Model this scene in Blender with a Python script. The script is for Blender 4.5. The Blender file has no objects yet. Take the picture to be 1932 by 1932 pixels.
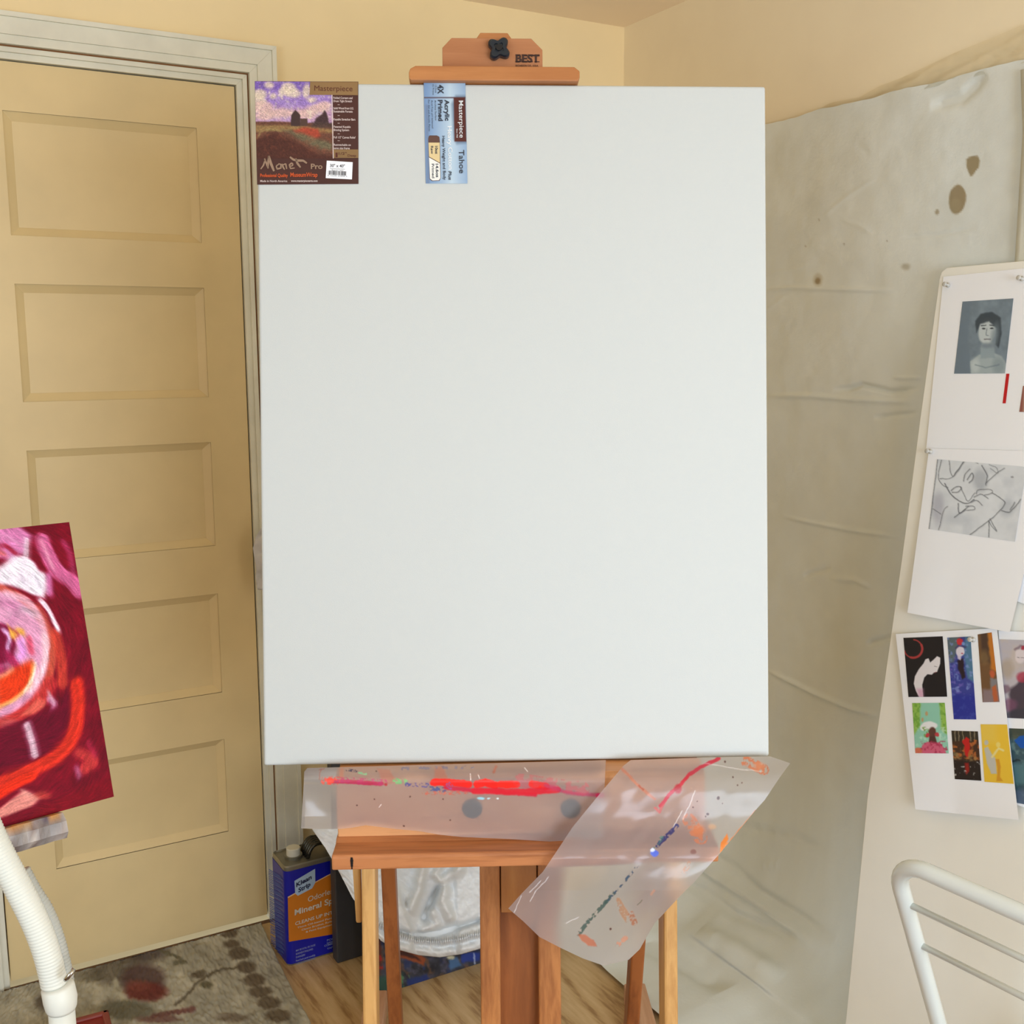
import bpy, bmesh, math, random
import numpy as np
from mathutils import Vector, Matrix

random.seed(4)
RNG = np.random.RandomState(7)
S = bpy.context.scene
COL = S.collection

# ------------------------------------------------------------------ camera
CAM_H, F = 1.4568, 2050.0
PITCH, ROLL = math.radians(8.88), 0.0025
cp, sp, cr, sr = math.cos(PITCH), math.sin(PITCH), math.cos(ROLL), math.sin(ROLL)
M_CAM = np.array([[1, 0, 0], [0, cp, sp], [0, -sp, cp]]) @ np.array([[1, 0, 0], [0, 0, 1], [0, -1, 0]], float) \
    @ np.array([[cr, -sr, 0], [sr, cr, 0], [0, 0, 1]])
EYE = np.array([0, 0, CAM_H])
cam = bpy.data.objects.new('camera', bpy.data.cameras.new('camera'))
COL.objects.link(cam)
cam.data.sensor_fit = 'HORIZONTAL'
cam.data.sensor_width = 36
cam.data.lens = F / 1932 * 36
cam.data.clip_start = 0.02
_m = M_CAM @ np.diag([1, -1, -1])
cam.matrix_world = Matrix([[*_m[0], 0], [*_m[1], 0], [*_m[2], CAM_H], [0, 0, 0, 1]])
S.camera = cam

# ------------------------------------------------------------------ light
AZ = math.radians(29.4)
U = np.array([math.cos(AZ), math.sin(AZ), 0])      # along the back wall
N = np.array([-math.sin(AZ), math.cos(AZ), 0])     # into the back wall
Z = np.array([0, 0, 1.0])
D_BACK, D_RIGHT, CEIL = 2.5604, 1.796, 2.299
D_LEFT, D_REAR = -1.7, -1.7


def area_light(name, pos, target, sx, sy, power, color):
    l = bpy.data.lights.new(name, 'AREA')
    l.shape = 'RECTANGLE'
    l.size, l.size_y, l.energy, l.color = sx, sy, power, color
    o = bpy.data.objects.new(name, l)
    COL.objects.link(o)
    o.location = pos
    o.rotation_euler = (Vector(target) - Vector(pos)).to_track_quat('-Z', 'Y').to_euler()
    return o


world = bpy.data.worlds.new('world')
S.world = world
world.use_nodes = True
bg = world.node_tree.nodes['Background']
bg.inputs[0].default_value = (0.75, 0.88, 1, 1)
bg.inputs[1].default_value = 1.0
W_LEFT_N, W_REAR_U = -0.25, 0.80                   # window centres
DAY = (0.70, 0.81, 0.96)
pl_ = U * (D_LEFT + 0.03) + N * W_LEFT_N + Z * 1.25
area_light('window_light_left', pl_, pl_ + U - Z * 0.12, 1.5, 1.15, 23, (0.60, 0.80, 1.0))
pr_ = N * (D_REAR + 0.03) + U * W_REAR_U + Z * 1.25
area_light('window_light_rear', pr_, pr_ + N - Z * 0.12, 1.7, 1.15, 60, DAY)

S.view_settings.view_transform = 'Standard'
S.view_settings.look = 'None'
S.view_settings.gamma = 1
S.view_settings.exposure = 0.19
S.view_settings.use_curve_mapping = False


# ------------------------------------------------------------------ planes
class Plane:
    """a real plane in the room; .at(x, y) is the point of it seen at photo pixel x, y"""
    def __init__(s, o, n):
        s.o = np.array(o, float)
        s.n = np.array(n, float) / np.linalg.norm(n)

    def at(s, x, y, off=0.0):
        x = np.asarray(x, float)
        y = np.asarray(y, float)
        off = np.asarray(off, float)
        q = np.stack([(x - 966) / F, (y - 966) / F, np.ones_like(x)], -1)
        r = q @ M_CAM.T
        c = (s.o - EYE) @ s.n + off
        t = c / (r @ s.n)
        return EYE + r * t[..., None]


BACK = Plane(N * D_BACK, N)
RIGHT = Plane(U * D_RIGHT, U)
FLOOR = Plane((0, 0, 0), (0, 0, 1))


def yplane(y):
    return Plane((0, y, 0), (0, 1, 0))


# ------------------------------------------------------------------ materials
def srgb(c):
    c = np.asarray(c, float) / 255.0
    return np.where(c <= 0.04045, c / 12.92, ((c + 0.055) / 1.055) ** 2.4)


def rgba(c):
    return (*srgb(c), 1.0)


class NT:
    def __init__(s, name):
        s.m = bpy.data.materials.new(name)
        s.m.use_nodes = True
        s.t = s.m.node_tree
        s.b = s.t.nodes['Principled BSDF']
        s.out = s.t.nodes['Material Output']

    def n(s, typ, **kw):
        o = s.t.nodes.new('ShaderNode' + typ)
        for k, v in kw.items():
            if k.startswith('i_'):
                o.inputs[int(k[2:]) if k[2:].isdigit() else k[2:].replace('_', ' ')].default_value = v
            else:
                setattr(o, k, v)
        return o

    def l(s, a, b):
        s.t.links.new(a, b)

    def coords(s, scale=(1, 1, 1), rot=(0, 0, 0)):
        c = s.n('TexCoord')
        mp = s.n('Mapping')
        mp.inputs['Scale'].default_value = scale
        mp.inputs['Rotation'].default_value = rot
        s.l(c.outputs['Object'], mp.inputs['Vector'])
        return mp.outputs[0]

    def noise(s, vec, scale, detail=4, rough=0.55, dist=0.0):
        o = s.n('TexNoise')
        o.inputs['Scale'].default_value = scale
        o.inputs['Detail'].default_value = detail
        o.inputs['Roughness'].default_value = rough
        o.inputs['Distortion'].default_value = dist
        if vec is not None:
            s.l(vec, o.inputs['Vector'])
        return o.outputs[0]

    def ramp(s, fac, stops):
        r = s.n('ValToRGB')
        e = r.color_ramp.elements
        while len(e) < len(stops):
            e.new(0.5)
        for k, (p, c) in enumerate(stops):
            e[k].position = p
            e[k].color = rgba(c)
        s.l(fac, r.inputs[0])
        return r.outputs[0]

    def bump(s, h, strength=0.2, dist=0.002):
        b = s.n('Bump')
        b.inputs['Strength'].default_value = strength
        b.inputs['Distance'].default_value = dist
        s.l(h, b.inputs['Height'])
        s.l(b.outputs[0], s.b.inputs['Normal'])


def plain(name, c, rough=0.6, metal=0.0, var=0.05, nscale=6, bump=0.0, bscale=80, bdist=0.002, spec=0.5, coat=0.0):
    t = NT(name)
    c = np.array(c, float)
    v = t.coords()
    f = t.noise(v, nscale, 4)
    col = t.ramp(f, [(0.3, np.clip(c * (1 - var), 0, 255)), (0.7, np.clip(c * (1 + var), 0, 255))])
    t.l(col, t.b.inputs['Base Color'])
    t.b.inputs['Roughness'].default_value = rough
    t.b.inputs['Metallic'].default_value = metal
    t.b.inputs['Specular IOR Level'].default_value = spec
    t.b.inputs['Coat Weight'].default_value = coat
    if bump:
        t.bump(t.noise(v, bscale, 3), bump, bdist)
    return t.m


def wood(name, dark, light, along='z', rough=0.42, scale=1.0, stretch=14, streak=1.0, rot=(0, 0, 0)):
    t = NT(name)
    k = {'x': (1 / stretch, 1, 1), 'y': (1, 1 / stretch, 1), 'z': (1, 1, 1 / stretch)}[along]
    v = t.coords(tuple(a * scale for a in k), rot)
    n1 = t.noise(v, 38, 5, 0.6, 0.6)
    n2 = t.noise(v, 170, 3, 0.6)
    n3 = t.noise(t.coords(), 3.0, 2)
    mx = t.n('Math', operation='MULTIPLY_ADD')
    t.l(n2, mx.inputs[0])
    mx.inputs[1].default_value = 0.45 * streak
    t.l(n1, mx.inputs[2])
    m2 = t.n('Math', operation='MULTIPLY_ADD')
    t.l(n3, m2.inputs[0])
    m2.inputs[1].default_value = 0.4
    t.l(mx.outputs[0], m2.inputs[2])
    dark, light = np.array(dark, float), np.array(light, float)
    col = t.ramp(m2.outputs[0], [(0.52, dark), (0.78, (dark + light) / 2), (1.0, light)])
    t.l(col, t.b.inputs['Base Color'])
    t.b.inputs['Roughness'].default_value = rough
    t.bump(n2, 0.12, 0.001)
    return t.m


def painted(name, rough=0.55, bump=0.0, bscale=300, attr='paint', bdist=0.001, spec=0.35):
    """pigment that belongs to the surface: carried by the mesh's colour attribute"""
    t = NT(name)
    a = t.n('Attribute', attribute_name=attr)
    t.l(a.outputs['Color'], t.b.inputs['Base Color'])
    t.b.inputs['Roughness'].default_value = rough
    t.b.inputs['Specular IOR Level'].default_value = spec
    if bump:
        t.bump(t.noise(t.coords(), bscale, 3), bump, bdist)
    return t.m


def film(name, tint, transp=0.5, rough=0.25, attr=None, body=None, bump=0.3, frost=0.0):
    """waxy or clear plastic film; paint smeared on it comes from attribute alpha"""
    t = NT(name)
    tr = t.n('BsdfTransparent')
    tr.inputs[0].default_value = rgba(tint)
    p = t.b
    p.inputs['Base Color'].default_value = rgba(body or tint)
    p.inputs['Roughness'].default_value = rough
    p.inputs['Specular IOR Level'].default_value = 0.6
    tl = t.n('BsdfTranslucent')
    tl.inputs[0].default_value = rgba(body or tint)
    m0 = t.n('MixShader', i_0=0.45)
    t.l(p.outputs[0], m0.inputs[1])
    t.l(tl.outputs[0], m0.inputs[2])
    through = tr.outputs[0]
    if frost:
        rf = t.n('BsdfRefraction', i_IOR=1.4, i_Roughness=0.5)
        rf.inputs[0].default_value = rgba(tint)
        mf = t.n('MixShader', i_0=frost)
        t.l(tr.outputs[0], mf.inputs[1])
        t.l(rf.outputs[0], mf.inputs[2])
        through = mf.outputs[0]
    m1 = t.n('MixShader', i_0=transp)
    t.l(m0.outputs[0], m1.inputs[1])
    t.l(through, m1.inputs[2])
    gl = t.n('BsdfGlossy')
    gl.inputs['Roughness'].default_value = rough * 0.6
    m2 = t.n('MixShader')
    lw = t.n('LayerWeight', i_0=0.35)
    mm = t.n('Math', operation='MULTIPLY', i_1=0.5)
    t.l(lw.outputs['Fresnel'], mm.inputs[0])
    t.l(mm.outputs[0], m2.inputs[0])
    t.l(m1.outputs[0], m2.inputs[1])
    t.l(gl.outputs[0], m2.inputs[2])
    last = m2.outputs[0]
    b = t.n('Bump', i_0=bump)
    b.inputs['Distance'].default_value = 0.002
    t.l(t.noise(t.coords(), 25, 3), b.inputs['Height'])
    for sh in (p, gl):
        t.l(b.outputs[0], sh.inputs['Normal'])
    if attr:
        a = t.n('Attribute', attribute_name=attr)
        d = t.n('BsdfPrincipled', i_Roughness=0.35)
        t.l(a.outputs['Color'], d.inputs['Base Color'])
        m3 = t.n('MixShader')
        t.l(a.outputs['Alpha'], m3.inputs[0])
        t.l(last, m3.inputs[1])
        t.l(d.outputs[0], m3.inputs[2])
        last = m3.outputs[0]
    t.l(last, t.out.inputs[0])
    return t.m


M = {}
M['wall'] = plain('cream_wall_paint', (250, 224, 172), 0.85, var=0.02, nscale=3, bump=0.15, bscale=90, bdist=0.001)
M['wall_right'] = plain('warm_wall_paint', (252, 234, 200), 0.85, var=0.02, nscale=3, bump=0.15, bscale=90, bdist=0.001)
M['ceiling'] = plain('ceiling_paint', (252, 228, 196), 0.9, var=0.02, nscale=2, bump=0.1)
M['door'] = plain('door_paint', (230, 203, 148), 0.5, var=0.03, nscale=4, bump=0.08, bscale=60)
M['casing'] = plain('casing_paint', (232, 226, 204), 0.5, var=0.04, nscale=9, bump=0.1, bscale=70)
M['gap'] = plain('bare_wood_gap', (140, 92, 48), 0.8)
M['black'] = plain('black_plastic', (18, 20, 24), 0.35)
M['teal_black'] = plain('knob_plastic', (22, 34, 44), 0.35)
M['white_metal'] = plain('white_enamel', (220, 224, 218), 0.22, var=0.01, coat=0.3)
M['white_plastic'] = plain('white_hose_plastic', (214, 212, 200), 0.5, var=0.02)
M['grey_plastic'] = plain('grey_hose_plastic', (168, 166, 156), 0.5, var=0.04)
M['chrome'] = plain('clip_metal', (190, 190, 185), 0.2, metal=1.0)
M['paper'] = plain('white_paper', (250, 251, 254), 0.6, var=0.004, bump=0.05, bscale=40)
M['board'] = plain('ivory_board', (246, 243, 232), 0.6, var=0.01, bump=0.04)
M['floorwood'] = None
M['easel_v'] = wood('oak_upright', (134, 76, 36), (188, 122, 66), 'z')
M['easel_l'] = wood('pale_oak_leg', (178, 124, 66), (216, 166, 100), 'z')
M['easel_d'] = wood('brown_and_shaded_oak', (108, 56, 26), (158, 92, 46), 'z')  # brown oak; its darkness on the studio easel's rear legs is painted shade
M['easel_h'] = wood('oak_tray', (130, 72, 40), (192, 124, 76), 'x')
M['easel_f'] = wood('oak_fascia', (184, 122, 74), (222, 160, 106), 'x')
M['clamp'] = wood('beech_clamp', (166, 106, 66), (188, 128, 86), 'x', streak=0.4)
M['clampbar'] = wood('beech_bar', (168, 104, 56), (194, 130, 76), 'x', streak=0.5)
M['panelwood'] = wood('plywood_slide', (162, 100, 46), (188, 124, 62), 'z', streak=0.4)
M['recess'] = wood('dark_slide', (128, 70, 28), (160, 92, 42), 'z', streak=0.5)
M['pink_wood'] = wood('runner_wood', (188, 138, 104), (216, 170, 136), 'y', streak=0.5)


# ------------------------------------------------------------------ mesh builder
class MB:
    def __init__(s):
        s.v, s.f, s.c = [], [], []

    def add(s, vs, fs, cs=None):
        k = len(s.v)
        s.v += [tuple(map(float, p)) for p in vs]
        s.f += [tuple(int(i) + k for i in f) for f in fs]
        if cs is not None:
            s.c += [tuple(map(float, c)) for c in cs]
        return s

    def hexa(s, b, t):
        """b, t: four corners each, same winding"""
        return s.add(list(b) + list(t), [(3, 2, 1, 0), (4, 5, 6, 7), (0, 1, 5, 4), (1, 2, 6, 5), (2, 3, 7, 6), (3, 0, 4, 7)])

    def box(s, o, a, b, c):
        """corner o and three edge vectors"""
        o, a, b, c = (np.array(q, float) for q in (o, a, b, c))
        return s.hexa([o, o + a, o + a + b, o + b], [o + c, o + a + c, o + a + b + c, o + b + c])

    def prism(s, pts, ext):
        n = len(pts)
        pts = [np.array(p, float) for p in pts]
        ext = np.array(ext, float)
        return s.add(pts + [p + ext for p in pts],
                     [tuple(range(n))[::-1], tuple(range(n, 2 * n))] + [(i, (i + 1) % n, n + (i + 1) % n, n + i) for i in range(n)])

    def tube(s, path, r, n=16, caps=True):
        path = [np.array(p, float) for p in path]
        rr = r if hasattr(r, '__len__') else [r] * len(path)
        vs, fs = [], []
        up = None
        for i, p in enumerate(path):
            t = path[min(i + 1, len(path) - 1)] - path[max(i - 1, 0)]
            t /= np.linalg.norm(t)
            if up is None:
                up = np.cross(t, [0.3, 0.5, 0.8])
            up = up - t * (up @ t)
            up /= np.linalg.norm(up)
            w = np.cross(t, up)
            for k in range(n):
                a = 2 * math.pi * k / n
                vs.append(p + (up * math.cos(a) + w * math.sin(a)) * rr[i])
        for i in range(len(path) - 1):
            for k in range(n):
                fs.append((i * n + k, i * n + (k + 1) % n, (i + 1) * n + (k + 1) % n, (i + 1) * n + k))
        if caps:
            fs.append(tuple(range(n))[::-1])
            fs.append(tuple((len(path) - 1) * n + k for k in range(n)))
        return s.add(vs, fs)

    def grid(s, P, C=None):
        h, w = P.shape[:2]
        idx = np.arange(h * w).reshape(h, w)
        fs = np.stack([idx[:-1, :-1], idx[1:, :-1], idx[1:, 1:], idx[:-1, 1:]], -1).reshape(-1, 4)
        k = len(s.v)
        s.v += list(map(tuple, P.reshape(-1, 3)))
        s.f += list(map(tuple, fs + k))
        if C is not None:
            s.c += list(map(tuple, C.reshape(-1, C.shape[-1])))
        return s

    def build(s, name, mat, parent=None, smooth=False, bevel=0, solid=0, origin=None, seg=2):
        me = bpy.data.meshes.new(name)
        V = np.array(s.v, float)
        if parent is not None:
            org = np.array(parent.get('_org'), float)
        elif origin is not None:
            org = np.array(origin, float)
        else:
            org = np.array([(V[:, 0].min() + V[:, 0].max()) / 2, (V[:, 1].min() + V[:, 1].max()) / 2, V[:, 2].min()])
        V = V - org
        me.from_pydata(V.tolist(), [], s.f)
        if s.c:
            c = np.array(s.c)
            if c.shape[1] == 3:
                c = np.concatenate([c, np.ones((len(c), 1))], 1)
            a = me.color_attributes.new('paint', 'FLOAT_COLOR', 'POINT')
            a.data.foreach_set('color', c.astype(np.float32).ravel())
        me.materials.append(mat)
        if smooth:
            me.polygons.foreach_set('use_smooth', [True] * len(me.polygons))
        me.update()
        o = bpy.data.objects.new(name, me)
        COL.objects.link(o)
        if parent is not None:
            o.parent = parent
            o['_org'] = [float(q) for q in org]
        else:
            o.location = org
            o['_org'] = [float(q) for q in org]
        if solid:
            md = o.modifiers.new('thickness', 'SOLIDIFY')
            md.thickness = solid
            md.offset = 0
        if bevel:
            md = o.modifiers.new('edges', 'BEVEL')
            md.width = bevel
            md.segments = seg
            md.limit_method = 'ANGLE'
        return o


def tag(o, label=None, cat=None, group=None, kind=None):
    if label:
        o['label'] = label
    if cat:
        o['category'] = cat
    if group:
        o['group'] = group
    if kind:
        o['kind'] = kind
    return o


def thing(name, label, cat, loc, group=None):
    o = bpy.data.objects.new(name, None)
    COL.objects.link(o)
    o.empty_display_size = 0.05
    o.location = loc
    o['_org'] = [float(q) for q in loc]
    return tag(o, label, cat, group)


def struct(o):
    o['kind'] = 'structure'
    return o


def fix(me_obj):
    bm = bmesh.new()
    bm.from_mesh(me_obj.data)
    bmesh.ops.recalc_face_normals(bm, faces=bm.faces)
    bm.to_mesh(me_obj.data)
    bm.free()
    return me_obj


# ------------------------------------------------------------------ pigment rasters
def vnoise(h, w, cell, seed=0, octaves=3):
    """smooth value noise in 0..1"""
    rs = np.random.RandomState(seed)
    out = np.zeros((h, w))
    amp, tot = 1.0, 0.0
    for o in range(octaves):
        c = max(cell / 2 ** o, 1.01)
        gh, gw = int(h / c) + 3, int(w / c) + 3
        g = rs.rand(gh, gw)
        y = np.arange(h) / c
        x = np.arange(w) / c
        y0, x0 = y.astype(int), x.astype(int)
        fy, fx = (y - y0), (x - x0)
        fy, fx = fy * fy * (3 - 2 * fy), fx * fx * (3 - 2 * fx)
        a = g[y0][:, x0] * (1 - fx) + g[y0][:, x0 + 1] * fx
        b = g[y0 + 1][:, x0] * (1 - fx) + g[y0 + 1][:, x0 + 1] * fx
        out += amp * (a * (1 - fy[:, None]) + b * fy[:, None])
        tot += amp
        amp *= 0.5
    return out / tot


class Pic:
    """colours laid out over the box x0..x1, y0..y1 at step st"""
    def __init__(s, x0, y0, x1, y1, st=1.0, base=(255, 255, 255), wob=0.0, seed=1, alpha=False):
        s.x0, s.y0, s.st = x0, y0, st
        s.w, s.h = int((x1 - x0) / st) + 2, int((y1 - y0) / st) + 2
        s.X, s.Y = np.meshgrid(x0 + np.arange(s.w) * st, y0 + np.arange(s.h) * st)
        s.seed = seed
        if wob:
            s.X = s.X + (vnoise(s.h, s.w, 9 / st, seed + 1) - 0.5) * wob * 4
            s.Y = s.Y + (vnoise(s.h, s.w, 9 / st, seed + 2) - 0.5) * wob * 4
        s.a = np.zeros((s.h, s.w, 4))
        s.a[..., :3] = np.array(base, float)
        s.a[..., 3] = 0 if alpha else 1

    def mix(s, m, c, a=1.0):
        m = np.clip(m, 0, 1) * a
        if isinstance(c, np.ndarray) and c.ndim == 3:
            cc = c
        else:
            cc = np.array(c, float)
        al = s.a[..., 3]
        na = m + al * (1 - m)
        s.a[..., :3] = np.where(na[..., None] > 1e-6,
                                (cc * m[..., None] + s.a[..., :3] * (al * (1 - m))[..., None]) / np.maximum(na, 1e-6)[..., None],
                                s.a[..., :3])
        s.a[..., 3] = na
        return s

    def dist(s, pts):
        d = np.full(s.X.shape, 1e9)
        for (ax, ay), (bx, by) in zip(pts[:-1], pts[1:]):
            dx, dy = bx - ax, by - ay
            L = dx * dx + dy * dy + 1e-9
            t = np.clip(((s.X - ax) * dx + (s.Y - ay) * dy) / L, 0, 1)
            d = np.minimum(d, np.hypot(s.X - ax - t * dx, s.Y - ay - t * dy))
        return d

    def stroke(s, pts, w, c, a=1.0, soft=1.5):
        return s.mix((w / 2 - s.dist(pts)) / soft + 0.5, c, a)

    def brush(s, pts, w, c, a=1.0, soft=1.5, streak=0.16):
        """loaded bristle stroke: colour varies in lanes along the stroke"""
        pts = smooth(pts, 6).tolist()
        d = np.full(s.X.shape, 1e9)
        sg = np.zeros(s.X.shape)
        al = np.zeros(s.X.shape)
        L0 = 0.0
        for (ax, ay), (bx, by) in zip(pts[:-1], pts[1:]):
            dx, dy = bx - ax, by - ay
            L = dx * dx + dy * dy + 1e-9
            t = np.clip(((s.X - ax) * dx + (s.Y - ay) * dy) / L, 0, 1)
            dd = np.hypot(s.X - ax - t * dx, s.Y - ay - t * dy)
            m = dd < d
            sg = np.where(m, np.sign((s.X - ax) * dy - (s.Y - ay) * dx) * dd, sg)
            al = np.where(m, L0 + t * math.sqrt(L), al)
            d = np.minimum(d, dd)
            L0 += math.sqrt(L)
        s.seed += 1
        lane = np.random.RandomState(s.seed).rand(64)
        q = (sg / 1.5 + 32 + np.sin(al / 17.0 + s.seed) * 0.8).clip(0, 62)
        i0 = q.astype(int)
        v = lane[i0] * (1 - q + i0) + lane[i0 + 1] * (q - i0)
        cc = np.clip(np.array(c, float) * (1 + (v[..., None] - 0.5) * 2 * streak), 0, 255)
        rag = (v - 0.5) * min(w * 0.35, 5)
        return s.mix((w / 2 - d + rag) / soft + 0.5, cc, a)

    def dry(s, pts, w, c, a=1.0, cell=3, th=0.5, seed=5):
        n = vnoise(s.h, s.w, cell / s.st, seed)
        return s.mix(((w / 2 - s.dist(pts)) / 1.5 + 0.5).clip(0, 1) * ((n - th) * 8 + 0.5).clip(0, 1), c, a)

    def inside(s, pts):
        m = np.zeros(s.X.shape, bool)
        n = len(pts)
        for i in range(n):
            (ax, ay), (bx, by) = pts[i], pts[(i + 1) % n]
            if ay == by:
                continue
            c = ((s.Y > ay) != (s.Y > by)) & (s.X < (bx - ax) * (s.Y - ay) / (by - ay) + ax)
            m ^= c
        return m

    def poly(s, pts, c, a=1.0, soft=1.2):
        d = s.dist(list(pts) + [pts[0]])
        d = np.where(s.inside(pts), d, -d)
        return s.mix(d / soft + 0.5, c, a)

    def ell(s, cx, cy, rx, ry, c, a=1.0, soft=1.5, ang=0.0):
        t = math.radians(ang)
        x, y = s.X - cx, s.Y - cy
        x, y = x * math.cos(t) + y * math.sin(t), -x * math.sin(t) + y * math.cos(t)
        d = (1 - np.hypot(x / rx, y / ry)) * min(rx, ry)
        return s.mix(d / soft + 0.5, c, a)

    def mottle(s, amt, cell, seed=3):
        n = vnoise(s.h, s.w, cell / s.st, seed) - 0.5
        s.a[..., :3] = np.clip(s.a[..., :3] * (1 + n[..., None] * amt * 2), 0, 255)
        return s

    def cloud(s, c, cell, th, a=1.0, seed=9, box=None, k=5):
        n = vnoise(s.h, s.w, cell / s.st, seed)
        m = ((n - th) * k).clip(0, 1)
        if box is not None:
            m = m * s.inside(box)
        return s.mix(m, c, a)

    def smear(s, cx, cy, length=16, grain=0.35, seed=77, swirl=0.5):
        """drag the wet paint along a flow turning round cx, cy"""
        X, Y = np.meshgrid(np.arange(s.w), np.arange(s.h))
        n = vnoise(s.h, s.w, 55 / s.st, seed, 2)
        ang = np.arctan2(Y * s.st + s.y0 - cy, X * s.st + s.x0 - cx) + math.pi / 2 + (n - 0.5) * 5 * swirl
        vx, vy = np.cos(ang), np.sin(ang)
        tex = np.random.RandomState(seed).rand(s.h, s.w)
        acc = np.zeros((s.h, s.w, 3))
        tacc = np.zeros((s.h, s.w))
        k = 0
        for sgn in (1, -1):
            px, py = X.astype(float), Y.astype(float)
            for _ in range(int(length / 2)):
                i, j = np.clip(py, 0, s.h - 1).astype(int), np.clip(px, 0, s.w - 1).astype(int)
                acc += s.a[i, j, :3]
                tacc += tex[i, j]
                px += vx[i, j] * sgn
                py += vy[i, j] * sgn
                k += 1
        acc /= k
        t_ = (tacc / k - 0.5) * 4
        keep = 0.25
        s.a[..., :3] = np.clip((acc * (1 - keep) + s.a[..., :3] * keep) * (1 + t_[..., None] * grain), 0, 255)
        return s

    def get(s, x, y):
        fx = np.clip((np.asarray(x) - s.x0) / s.st, 0, s.w - 1.001)
        fy = np.clip((np.asarray(y) - s.y0) / s.st, 0, s.h - 1.001)
        x0, y0 = fx.astype(int), fy.astype(int)
        tx, ty = (fx - x0)[..., None], (fy - y0)[..., None]
        A = s.a
        v = (A[y0, x0] * (1 - tx) + A[y0, x0 + 1] * tx) * (1 - ty) + (A[y0 + 1, x0] * (1 - tx) + A[y0 + 1, x0 + 1] * tx) * ty
        return np.concatenate([srgb(v[..., :3]), v[..., 3:]], -1)


def smooth(pts, k=10):
    """Catmull-Rom curve through the points"""
    p = np.array(pts, float)
    if len(p) < 3:
        return p
    q = np.vstack([2 * p[0] - p[1], p, 2 * p[-1] - p[-2]])
    out = []
    for i in range(1, len(q) - 2):
        t_ = np.linspace(0, 1, k, endpoint=False)[:, None]
        a, b, c, d = q[i - 1], q[i], q[i + 1], q[i + 2]
        out.append(0.5 * ((2 * b) + (-a + c) * t_ + (2 * a - 5 * b + 4 * c - d) * t_ ** 2 + (-a + 3 * b - 3 * c + d) * t_ ** 3))
    return np.vstack(out + [p[-1:]])


def curve_pts(poly, n):
    poly = np.array(poly, float)
    d = np.r_[0, np.cumsum(np.hypot(*np.diff(poly, axis=0).T))]
    t = np.linspace(0, d[-1], n)
    return np.stack([np.interp(t, d, poly[:, 0]), np.interp(t, d, poly[:, 1])], -1)


def coons(top, bottom, left, right, nu, nv):
    """nu across, nv down -> (nv, nu, 2)"""
    T, B, L, R = curve_pts(top, nu), curve_pts(bottom, nu), curve_pts(left, nv), curve_pts(right, nv)
    u = np.linspace(0, 1, nu)[None, :, None]
    v = np.linspace(0, 1, nv)[:, None, None]
    return ((1 - v) * T[None] + v * B[None] + (1 - u) * L[:, None] + u * R[:, None]
            - ((1 - u) * (1 - v) * T[0] + u * (1 - v) * T[-1] + (1 - u) * v * B[0] + u * v * B[-1]))


def quad(q, nu, nv):
    return coons([q[0], q[1]], [q[3], q[2]], [q[0], q[3]], [q[1], q[2]], nu, nv)


def flat(mb, q, plane, off, pic=None, st=2.0):
    """a flat printed patch lying on a plane, corners at the four pixels"""
    if pic is None:
        P = plane.at(*np.array(q, float).T, off)
        mb.add(P, [tuple(range(len(q)))])
        return mb
    q = np.array(q, float)
    nu = int(max(np.hypot(*(q[1] - q[0])), np.hypot(*(q[2] - q[3]))) / st) + 2
    nv = int(max(np.hypot(*(q[3] - q[0])), np.hypot(*(q[2] - q[1]))) / st) + 2
    g = quad(q, nu, nv)
    mb.grid(plane.at(g[..., 0], g[..., 1], off), pic.get(g[..., 0], g[..., 1]))
    return mb


_glyphs = {}


def glyphs(txt, weight=0.0, spacing=1.0):
    k = (txt, weight, spacing)
    if k not in _glyphs:
        cu = bpy.data.curves.new('lettering', 'FONT')
        cu.body = txt
        cu.offset = weight
        cu.space_character = spacing
        cu.resolution_u = 3
        cu.fill_mode = 'FRONT'
        ob = bpy.data.objects.new('lettering', cu)
        COL.objects.link(ob)
        dg = bpy.context.evaluated_depsgraph_get()
        dg.update()
        me = bpy.data.meshes.new_from_object(ob.evaluated_get(dg))
        v = np.array([tuple(p.co)[:2] for p in me.vertices]) if len(me.vertices) else np.zeros((1, 2))
        f = [tuple(p.vertices) for p in me.polygons]
        bpy.data.objects.remove(ob)
        bpy.data.curves.remove(cu)
        bpy.data.meshes.remove(me)
        _glyphs[k] = (v, f)
    return _glyphs[k]


def write(mb, txt, x, y, w, cap, ang, plane, off, weight=0.012, spacing=1.0, skew=0.0, shear_y=None):
    """baseline starts at pixel x, y; w wide, capitals cap high; ang clockwise"""
    v, f = glyphs(txt, weight, spacing)
    gx = (v[:, 0] - v[:, 0].min()) / (v[:, 0].max() - v[:, 0].min()) * w
    gy = v[:, 1] / 0.73 * cap
    gx = gx + gy * skew
    a = math.radians(ang)
    b = math.radians(ang if shear_y is None else shear_y)
    px = x + gx * math.cos(a) + gy * math.sin(b)
    py = y + gx * math.sin(a) - gy * math.cos(b)
    P = plane.at(px, py, off)
    mb.add(P, f)
    return mb


# ------------------------------------------------------------------ room shell
def wp(u, n, z):
    return U * u + N * n + Z * z


def slab(name, mat, u0, u1, n0, n1, z0, z1):
    m = MB().box(wp(u0, n0, z0), U * (u1 - u0), N * (n1 - n0), Z * (z1 - z0))
    return struct(m.build(name, mat))


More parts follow.
